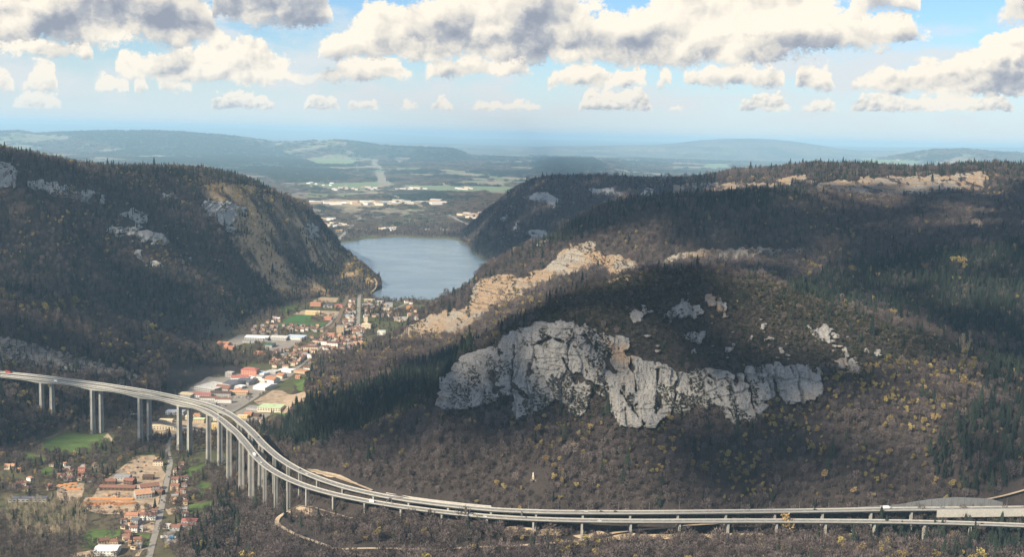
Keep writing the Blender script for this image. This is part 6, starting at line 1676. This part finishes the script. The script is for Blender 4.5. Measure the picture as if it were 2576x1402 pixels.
# woods by region: outline in the picture, density, share of conifers, share of budding trees
WOODS = [
    ([(-130, 330), (1000, 330), (1000, 1000), (-130, 1000)], 1.0, 0.20, 0.08),
    ([(100, 640), (520, 700), (700, 720), (600, 820), (300, 790), (0, 720), (0, 640)], 1.0, 0.42, 0.02),
    ([(250, 420), (640, 440), (700, 490), (640, 480), (560, 455), (250, 436)], 1.0, 0.85, 0.02),
    ([(690, 660), (760, 640), (850, 690), (930, 720), (850, 740), (740, 740)], 1.0, 0.60, 0.06),
    ([(500, 470), (640, 470), (760, 540), (850, 630), (945, 715), (880, 715), (740, 650), (600, 570)], 0.42, 0.10, 0.40),
    ([(580, 590), (640, 600), (830, 740), (700, 735), (620, 660)], 0.34, 0.12, 0.35),
    ([(-130, 725), (280, 798), (540, 905), (560, 950), (-130, 950)], 1.0, 0.14, 0.10),
    ([(-130, 920), (420, 960), (300, 1050), (0, 1130), (-130, 1130)], 1.0, 0.15, 0.05),
    ([(-130, 1010), (60, 1005), (150, 1060), (120, 1100), (0, 1130), (-130, 1130)], 1.1, 0.70, 0.05),
    ([(1100, 440), (2900, 400), (2900, 520), (2000, 480), (1300, 650), (1150, 620)], 1.0, 0.28, 0.05),
    ([(1960, 415), (2700, 410), (2700, 440), (2000, 445)], 1.0, 0.5, 0.0),
    ([(960, 480), (2000, 478), (2900, 500), (2900, 960), (2400, 870), (1720, 680), (1000, 880)], 1.0, 0.08, 0.05),
    ([(1060, 800), (1195, 712), (1440, 562), (1580, 506), (1990, 478), (2060, 500), (1600, 560), (1450, 600), (1300, 660), (1200, 720)], 1.0, 0.80, 0.01),
    ([(1500, 540), (2000, 520), (2050, 600), (1600, 620)], 1.0, 0.25, 0.02),
    ([(1950, 745), (2080, 690), (2300, 640), (2700, 600), (2700, 870), (2450, 855), (2300, 800), (2150, 775)], 1.0, 0.86, 0.02),
    ([(600, 1120), (980, 850), (1300, 740), (1460, 700), (1300, 830), (1110, 1015), (830, 1120), (700, 1180)], 1.0, 0.06, 0.10),
    ([(650, 1092), (720, 1035), (860, 995), (1000, 935), (1100, 893), (1200, 872), (1160, 930), (1110, 1012), (1000, 1046), (830, 1113), (740, 1136)], 1.15, 0.94, 0.0),
    ([(690, 1180), (830, 1112), (1110, 1015), (1560, 1060), (2060, 1000), (2900, 1050), (2900, 1300), (900, 1300)], 1.0, 0.02, 0.06),
    ([(1640, 1060), (2060, 940), (2450, 890), (2900, 960), (2900, 1260), (1900, 1270), (1500, 1240)], 1.0, 0.03, 0.24),
    ([(2380, 1040), (2900, 1000), (2900, 1230), (2420, 1240), (2330, 1180)], 1.05, 0.72, 0.06),
    ([(2450, 870), (2900, 930), (2900, 1010), (2480, 1000)], 1.0, 0.5, 0.10),
    ([(540, 1240), (2900, 1300), (2900, 1500), (540, 1500)], 0.95, 0.04, 0.05),
    ([(2150, 1322), (2900, 1330), (2900, 1500), (2250, 1500), (2350, 1400)], 1.0, 0.62, 0.04),
    ([(440, 1290), (590, 1270), (600, 1500), (380, 1500), (400, 1390)], 1.1, 0.40, 0.03),
    # valley floor
    ([(100, 1000), (440, 1000), (430, 1120), (300, 1180), (150, 1160), (-130, 1180), (-130, 1120)], 1.0, 0.12, 0.04),
    ([(440, 1100), (640, 1090), (640, 1260), (480, 1260), (440, 1200)], 0.85, 0.10, 0.04),
    ([(470, 872), (770, 885), (770, 925), (640, 925), (520, 940)], 1.1, 0.50, 0.03),
    ([(560, 760), (1000, 740), (1000, 890), (560, 890)], 0.4, 0.25, 0.05),
    ([(905, 745), (1095, 745), (1070, 800), (970, 862), (905, 850)], 0.75, 0.40, 0.05),
    ([(430, 920), (800, 920), (720, 1060), (400, 1090)], 0.05, 0.2, 0.0),
    ([(480, 850), (560, 800), (620, 800), (600, 835), (540, 850)], 0.25, 0.5, 0.0),
    ([(560, 755), (720, 740), (700, 790), (640, 830), (580, 830)], 0.8, 0.5, 0.03),
    ([(-130, 1180), (440, 1180), (440, 1500), (-130, 1500)], 0.7, 0.12, 0.03),
    ([(-130, 1160), (150, 1150), (250, 1210), (200, 1240), (-130, 1250)], 0.9, 0.35, 0.03),
    ([(140, 1150), (330, 1130), (300, 1200), (260, 1230), (240, 1160)], 0.7, 0.25, 0.03),
    ([(-130, 1340), (180, 1330), (250, 1400), (180, 1500), (-130, 1500)], 1.1, 0.12, 0.02),
    ([(10, 1262), (120, 1256), (215, 1270), (215, 1350), (120, 1362), (20, 1345)], 1.15, 0.06, 0.0),
    ([(770, 545), (1230, 545), (1230, 606), (770, 612)], 0.9, 0.15, 0.0),
]
def wood_lookup():
    d = np.full(PU.shape, 0.9); c = np.full(PU.shape, 0.2); b = np.full(PU.shape, 0.04)
    for poly, dd, cc, bb in WOODS:
        m = inpoly(PU, PV, poly)
        d[m] = dd; c[m] = cc; b[m] = bb
    return d, blur(blur(c, 4), 4), b
WD, WCON, WBUD = wood_lookup()
SCRUB_ZONE = inpoly(PU, PV, [(1200, 884), (1290, 822), (1400, 757), (1500, 714), (1600, 690), (1720, 680), (1950, 715), (2150, 790), (2400, 866), (2420, 900), (2200, 925), (2060, 925), (1900, 918), (1700, 935), (1560, 895), (1580, 850), (1470, 815), (1330, 812)])
PALE_ZONE = inpoly(PU, PV, [(10, 1262), (120, 1256), (215, 1270), (215, 1350), (120, 1362), (20, 1345)]) | inpoly(PU, PV, [(2372, 872), (2440, 862), (2450, 905), (2380, 905)])
CFOOT = np.zeros(PU.shape, bool)
for _k in range(0, 13, 2): CFOOT |= np.roll(CLIFF_ANY > 0, _k, 0)
SPUR = inpoly(PU, PV, [(500, 470), (640, 470), (760, 535), (850, 630), (945, 715), (880, 715), (740, 650), (600, 570)]) | inpoly(PU, PV, [(580, 590), (640, 600), (830, 740), (700, 735), (620, 660)])  # pale trees added here so their colour stands in for sunlight
def plant():
    pts = {k: [] for k in TREES}
    bands = [(1150, 2450, 7.0, 0.0045), (2450, 4700, 9.0, 0.003), (4700, 7200, 13.5, 0.002)]
    for (y0, y1, d, mg) in bands:
        x, y = jitter_grid(y0, y1, d)
        z = H(x, y)
        ok = slot(x, y, z, 14.0, mg) & (z > 1.2)
        x, y, z = x[ok], y[ok], z[ok]
        ri, ci = _cell(x, y)
        wh = WHICH[np.rint(ri).astype(int), np.rint(ci).astype(int)]
        u, v = proj(x, y, z)
        dens = raster(WD, u, v); pc = raster(WCON, u, v); pb = raster(WBUD, u, v)
        cl = raster(CLIFF_ANY, u, v)
        on_rock = (cl > 0) & (np.abs(cl - 1 - wh) < 0.5)
        r = RNG.random(len(x)); n1 = fbm(x / 70, y / 70, 3, 71); n2 = fbm(x / 45, y / 45, 3, 72)
        pc = np.where(wh == 0, pc * 0.5, pc)
        dens = np.where((wh == 0) & (dens < 0.95), dens * sstep(-0.35, 0.3, n1) * 1.6, dens * (1.0 + 0.25 * n1))
        far_floor = (y > 6200) & (wh != 3)
        for f in (0.3, 0.6, 1.0): dens = np.where(far_floor & blocked(x, y * (1 + f * 13.0 / 560.0)), 0.0, dens)
        keep = (r < dens) & ~(on_rock & (RNG.random(len(x)) > 0.03)) & ~blocked(x, y)
        x, y, z, u, v, pc, pb, wh, n1, n2 = (q[keep] for q in (x, y, z, u, v, pc, pb, wh, n1, n2))
        r = RNG.random(len(x))
        pc = np.clip(pc + n2 * 0.75 * np.minimum(pc, 1 - pc) * 2, 0, 1)
        kind = np.where(r < pc, 1, np.where(r > 1 - pb * np.clip(1 + 3.2 * n1, 0, 4), 2, 0))
        sz = raster(SCRUB_ZONE, u, v) & (wh == 5)
        pz = (raster(PALE_ZONE, u, v) & (RNG.random(len(x)) < 0.85)) | (raster(SPUR, u, v) & (wh == 1) & (RNG.random(len(x)) < 0.6))
        kind = np.where(sz & (RNG.random(len(x)) < 0.6), 4, np.where(pz & (kind == 0), 3, kind))
        hs = np.exp(RNG.normal(0.03, 0.27, len(x))) * np.where(wh == 0, 0.72, 1.0) * (d / 6.6 if d > 9.5 else 1.0) ** 0.35
        hs = np.where(kind == 2, hs * RNG.uniform(0.75, 1.15, len(x)), hs)
        hs = np.where((kind != 1) & (wh == 5) & (v < 1300), hs * 0.74, hs)
        foot = raster(CFOOT, u, v)
        hs = np.where(foot & (wh == 5), hs * 0.6, hs)
        hs = np.where(sz & (kind != 4), hs * 0.62, hs)
        for ki, nm in enumerate(('bare', 'conifer', 'budding', 'pale', 'scrub')):
            m = kind == ki
            pts[nm].append(np.stack([x[m], y[m], z[m], hs[m] * (1.05 if nm == 'scrub' else 1.0), u[m], v[m]], 1))
    # scrub between the trees of the dome and on the ledges of its cliff
    x, y = jitter_grid(1400, 1950, 4.2)
    z = H(x, y); ok = slot(x, y, z, 3.0, 0.004); x, y, z = x[ok], y[ok], z[ok]
    u, v = proj(x, y, z)
    cl = raster(CLIFF_ANY, u, v)
    ri, ci = _cell(x, y)
    wh = WHICH[np.rint(ri).astype(int), np.rint(ci).astype(int)]
    near = raster(blur((CLIFF_ANY == 6).astype(float), 14), u, v) > 0.04
    m = (wh == 5) & (raster(SCRUB_ZONE, u, v) | near) & ((cl == 0) | (RNG.random(len(x)) < 0.015))
    pts['scrub'].append(np.stack([x[m], y[m], z[m], np.exp(RNG.normal(-0.1, 0.35, m.sum())), u[m], v[m]], 1))
    L = np.concatenate(LEDGE)
    lu, lv = proj(L[:, 0], L[:, 1], L[:, 2])
    pts['scrub'].append(np.stack([L[:, 0], L[:, 1] - 0.3, L[:, 2] - 0.9, RNG.uniform(0.35, 0.85, len(L)) * np.clip(L[:, 1] / 1700, 1, 2.4), lu, lv], 1))
    # far country
    for (y0, y1, d) in ((6650, 9000, 34), (9000, 14000, 46), (14000, 24000, 85), (24000, 36000, 150)):
        x, y = jitter_grid(y0, y1, d)
        z = H(x, y)
        ri, ci = _cell(x, y)
        op = OPEN_FAR[np.rint(ri).astype(int), np.rint(ci).astype(int)]
        wh = WHICH[np.rint(ri).astype(int), np.rint(ci).astype(int)]
        u, v = proj(x, y, z)
        col = ZC[np.rint(ri).astype(int), np.rint(ci).astype(int)]
        bright = col.sum(1) > 0.46
        ok = slot(x, y, z, 12.0, 0.001) & (wh == 6) & (RNG.random(len(x)) > op * 0.97) & ~bright
        ok &= ~((y < 8600) & (RNG.random(len(x)) < 0.35))
        for f in (0.0, 0.3, 0.6, 0.9):          # nothing that would stand in front of an open field, road or building
            yb = y * (1 + f * 15.0 / 560.0)
            ri, ci = _cell(x, yb)
            cb = ZC[np.rint(ri).astype(int), np.rint(ci).astype(int)].sum(1)
            ok &= ~((cb > 0.40) & (RNG.random(len(x)) < 0.93)) & ~blocked(x, yb)
        x, y, z, u, v, col = x[ok], y[ok], z[ok], u[ok], v[ok], col[ok]
        fir = (col[:, 0] < 0.062) & (RNG.random(len(x)) < 0.85) | (RNG.random(len(x)) < 0.08)  # dark ground, the painted shade included, gets firs
        sc = RNG.uniform(0.7, 1.15, len(x)) * np.clip(d / 46.0, 1, 2.6)
        for nm, m in (('far_fir', fir), ('far_bare', ~fir)):
            pts[nm].append(np.stack([x[m], y[m], z[m] - 1, sc[m], u[m], v[m]], 1))
    return {k: np.concatenate(v) for k, v in pts.items() if v}
PTS = plant()

PLACE = [   # where an individual stands: outline in the picture, words
    ([(-200, 1245), (215, 1245), (300, 1402), (300, 1600), (-200, 1600)], 'in the wood at the lower left corner'),
    ([(-200, 1130), (440, 1130), (440, 1600), (-200, 1600)], 'among the houses of the near village'),
    ([(440, 1090), (640, 1090), (640, 1290), (440, 1290)], 'on the slope between the village road and the viaduct piers'),
    ([(380, 1270), (690, 1270), (690, 1600), (380, 1600)], 'in the wood right of the village road'),
    ([(680, 1250), (1000, 1250), (1000, 1600), (680, 1600)], 'around the bend of the dirt track'),
    ([(1000, 1300), (1700, 1300), (1700, 1600), (1000, 1600)], 'below the middle of the motorway viaduct'),
    ([(1700, 1300), (2900, 1300), (2900, 1600), (1700, 1600)], 'below the right end of the motorway viaduct'),
    ([(600, 1050), (1000, 850), (1240, 850), (1100, 1020), (830, 1120), (700, 1170)], 'on the flank left of the white cliff'),
    ([(690, 1060), (1340, 1000), (1340, 1310), (690, 1310)], 'on the hillside above the motorway bend'),
    ([(1340, 1000), (1900, 1000), (1900, 1310), (1340, 1310)], 'on the hillside between white cliff and motorway'),
    ([(1900, 900), (2900, 900), (2900, 1310), (1900, 1310)], 'on the wooded hillside right of the white cliff')]
KIND_WORDS = {'bare': ('bare_tree', 'bare brown tree', 'tree', 'leafless brown tree'), 'conifer': ('conifer', 'dark conifer', 'conifer', 'dark pointed conifer'),
              'budding': ('budding_tree', 'budding tree', 'tree', 'yellow-olive budding tree'), 'pale': ('pale_tree', 'pale bare tree', 'tree', 'slender pale tree')}
PIERPX = [q[0] for q in pf if not q[1]]
ORD = ['first', 'second', 'third', 'fourth', 'fifth', 'sixth', 'seventh', 'eighth', 'ninth', 'tenth', 'eleventh', 'twelfth', 'thirteenth', 'fourteenth', 'fifteenth', 'sixteenth', 'seventeenth', 'eighteenth', 'last']
def grow():
    for kind, P in PTS.items():
        spin = RNG.random(len(P)) * 6.283
        rest = np.ones(len(P), bool)
        if kind in KIND_WORDS:
            size = P[:, 3] / P[:, 1]
            inf = (P[:, 4] > 2) & (P[:, 4] < 2574) & (P[:, 5] < 1412) & slot(P[:, 0], P[:, 1], P[:, 2], 6.0, 0.0)
            order = np.argsort(-(size * inf))[:300]
            order = [i for i in order if inf[i]]
            nm, _, cat, words = KIND_WORDS[kind]
            for n, i in enumerate(order):
                rest[i] = False
                vi = int(RNG.integers(0, 5)); tm, cm, jm = TREES[kind][vi]
                where = 'on the far wooded slopes'
                for poly, w in PLACE:
                    if inpoly(P[i, 4], P[i, 5], poly): where = w; break
                o = obj(nm, tm); c = obj('crown', cm, o)
                o.location = P[i, :3]; o.rotation_euler = (0, 0, spin[i]); o.scale = (P[i, 3],) * 3
                if PIERPX and P[i, 4] > 650 and P[i, 5] > 1050 and 'white cliff' not in where.split(' right')[0] and where != 'around the bend of the dirt track':
                    k_ = int(np.argmin([abs(P[i, 4] - q) for q in PIERPX]))
                    where = '%s the %s short pier of the lower viaduct' % ('on the hillside above' if P[i, 5] < 1300 else 'in the wood below', ORD[k_])
                tag(o, words + ' ' + where, cat, nm.replace('_', ' ') + 's ' + where)
        names = {'bare': 'bare_woodland', 'conifer': 'conifer_forest', 'budding': 'budding_woodland', 'pale': 'pale_woodland', 'scrub': 'evergreen_undergrowth', 'far_bare': 'far_woods', 'far_fir': 'far_forest'}
        if rest.sum() > 0:
            o = scatter_object(names[kind], kind, P[rest][:, :3], spin[rest], P[rest][:, 3])
            tag(o, kind='stuff')
        print('TREES', kind, len(P))
grow()

# ------------------------------------------------------------------ unseen blockers added high above to shade parts of the land
M_BLOCKER = bpy.data.materials.new('blocker_white'); M_BLOCKER.use_nodes = True
_b = M_BLOCKER.node_tree.nodes['Principled BSDF']
_b.inputs['Base Color'].default_value = (0.9, 0.9, 0.9, 1); _b.inputs['Roughness'].default_value = 1.0; _b.inputs['Specular IOR Level'].default_value = 0.0
BLOCKER_Z = 5200.0
def shade_blocker(px, seed, step=70.0, pts=None, cover=0.7):
    thin = 0.10 if cover < 0.9 else 1.0
    """An unseen, holed sheet added overhead to dim the sun on the outlined ground."""
    if pts is None:
        X, Y, Zz = hit([p[0] for p in px], [p[1] for p in px])
        pts = list(zip(X, Y, Zz))
    poly = []
    for (x, y, z) in pts:
        k = (BLOCKER_Z - z) / SUN_DIR.z
        poly.append((x + SUN_DIR.x * k, y + SUN_DIR.y * k))
    xs = [p[0] for p in poly]; ys = [p[1] for p in poly]
    gx = np.arange(min(xs) - 200, max(xs) + 200, step); gy = np.arange(min(ys) - 200, max(ys) + 200, step)
    X, Y = np.meshgrid(gx, gy)
    m = inpoly(X + fbm(X / 300, Y / 300, 3, seed) * 110, Y + fbm(X / 300, Y / 300, 3, seed + 5) * 110, poly).astype(float)
    soft = blur(m, 3)
    rag = fbm(X / 105, Y / 105, 3, seed + 3, 0.65) * 0.5 + 0.5 + fbm(X / 700, Y / 700, 2, seed + 4) * 0.10
    q_ = np.quantile(rag, cover)
    inside = (m > 0.5) & (rag < q_)
    soft = blur(inside.astype(float), 2)
    if inside.sum() < 4: return
    bump = np.clip((soft - 0.35) / 0.65, 0, 1) ** 0.6
    top = BLOCKER_Z + 60 * thin + bump * (240 + fbm(X / 260, Y / 260, 4, seed + 9) * 230) * thin
    bot = BLOCKER_Z + ((1 - bump) * 40 + fbm(X / 150, Y / 150, 3, seed + 2) * 20) * thin
    nr, nc = X.shape
    V = np.concatenate([np.stack([X, Y, bot], -1).reshape(-1, 3), np.stack([X, Y, np.maximum(top, bot + 10)], -1).reshape(-1, 3)])
    r = np.arange(nr - 1)[:, None] * nc; c = np.arange(nc - 1)[None, :]
    i = r + c
    cell = inside[:-1, :-1]
    F = []
    q = i[cell]
    F.append(np.stack([q, q + nc, q + nc + 1, q + 1], -1))
    N0 = nr * nc
    F.append(np.stack([q + N0, q + 1 + N0, q + nc + 1 + N0, q + nc + N0], -1))
    pad = np.pad(cell, 1)
    for dr, dc, a, b in ((-1, 0, 0, 1), (1, 0, nc + 1, nc), (0, -1, nc, 0), (0, 1, 1, nc + 1)):
        nb = pad[1 + dr:1 + dr + cell.shape[0], 1 + dc:1 + dc + cell.shape[1]]
        e = i[cell & ~nb]
        F.append(np.stack([e + a, e + b, e + b + N0, e + a + N0], -1))
    F = np.concatenate(F)
    used = np.unique(F); rm = np.zeros(2 * N0, int); rm[used] = np.arange(len(used))
    me = grid_mesh('blocker', V[used], rm[F], M_BLOCKER, smooth=True)
    tag(obj('blocker', me), 'unseen holed cloud drifting high over the valley, above the picture', 'blocker', 'unseen sun blockers high overhead')
shade_blocker([(660, 1115), (830, 1010), (1000, 905), (1200, 850), (1300, 800), (1500, 700), (1720, 665), (2000, 700), (2900, 800), (2900, 1215), (1400, 1225), (1000, 1190), (760, 1120), (690, 1140)], 3, 60.0, cover=0.60)
shade_blocker([(1250, 650), (1440, 560), (1600, 500), (2000, 470), (2900, 480), (2900, 780), (2050, 670), (1650, 610), (1500, 590), (1400, 620)], 5, 60.0, cover=0.70)
shade_blocker([(1150, 612), (1300, 480), (1420, 446), (1800, 446), (1800, 480), (1500, 530), (1300, 650), (1220, 660)], 7, 60.0, cover=0.84)
shade_blocker([(-330, 400), (0, 388), (300, 432), (430, 438), (450, 480), (490, 560), (550, 640), (610, 715), (600, 770), (530, 840), (500, 880), (400, 940), (300, 990), (-330, 1050)], 9, 60.0, cover=0.80)
shade_blocker([(-330, 1060), (300, 985), (420, 960), (470, 1000), (430, 1100), (330, 1130), (150, 1100), (-330, 1180)], 14, 60.0, cover=0.7)

# ------------------------------------------------------------------ the air between
HB = MB(); HB.box((0, 66000, 350.0), (160000, 136000, 824.0))
M_HAZE = bpy.data.materials.new('haze'); M_HAZE.use_nodes = True
_n = M_HAZE.node_tree; _n.nodes.clear()
_v = _n.nodes.new('ShaderNodeVolumePrincipled'); _o = _n.nodes.new('ShaderNodeOutputMaterial')
_v.inputs['Color'].default_value = (0.48, 0.76, 1.0, 1)
_v.inputs['Density'].default_value = 2.7e-5
_v.inputs['Anisotropy'].default_value = 0.0
_n.links.new(_v.outputs[0], _o.inputs['Volume'])
tag(HB.build('haze', M_HAZE), kind='stuff')
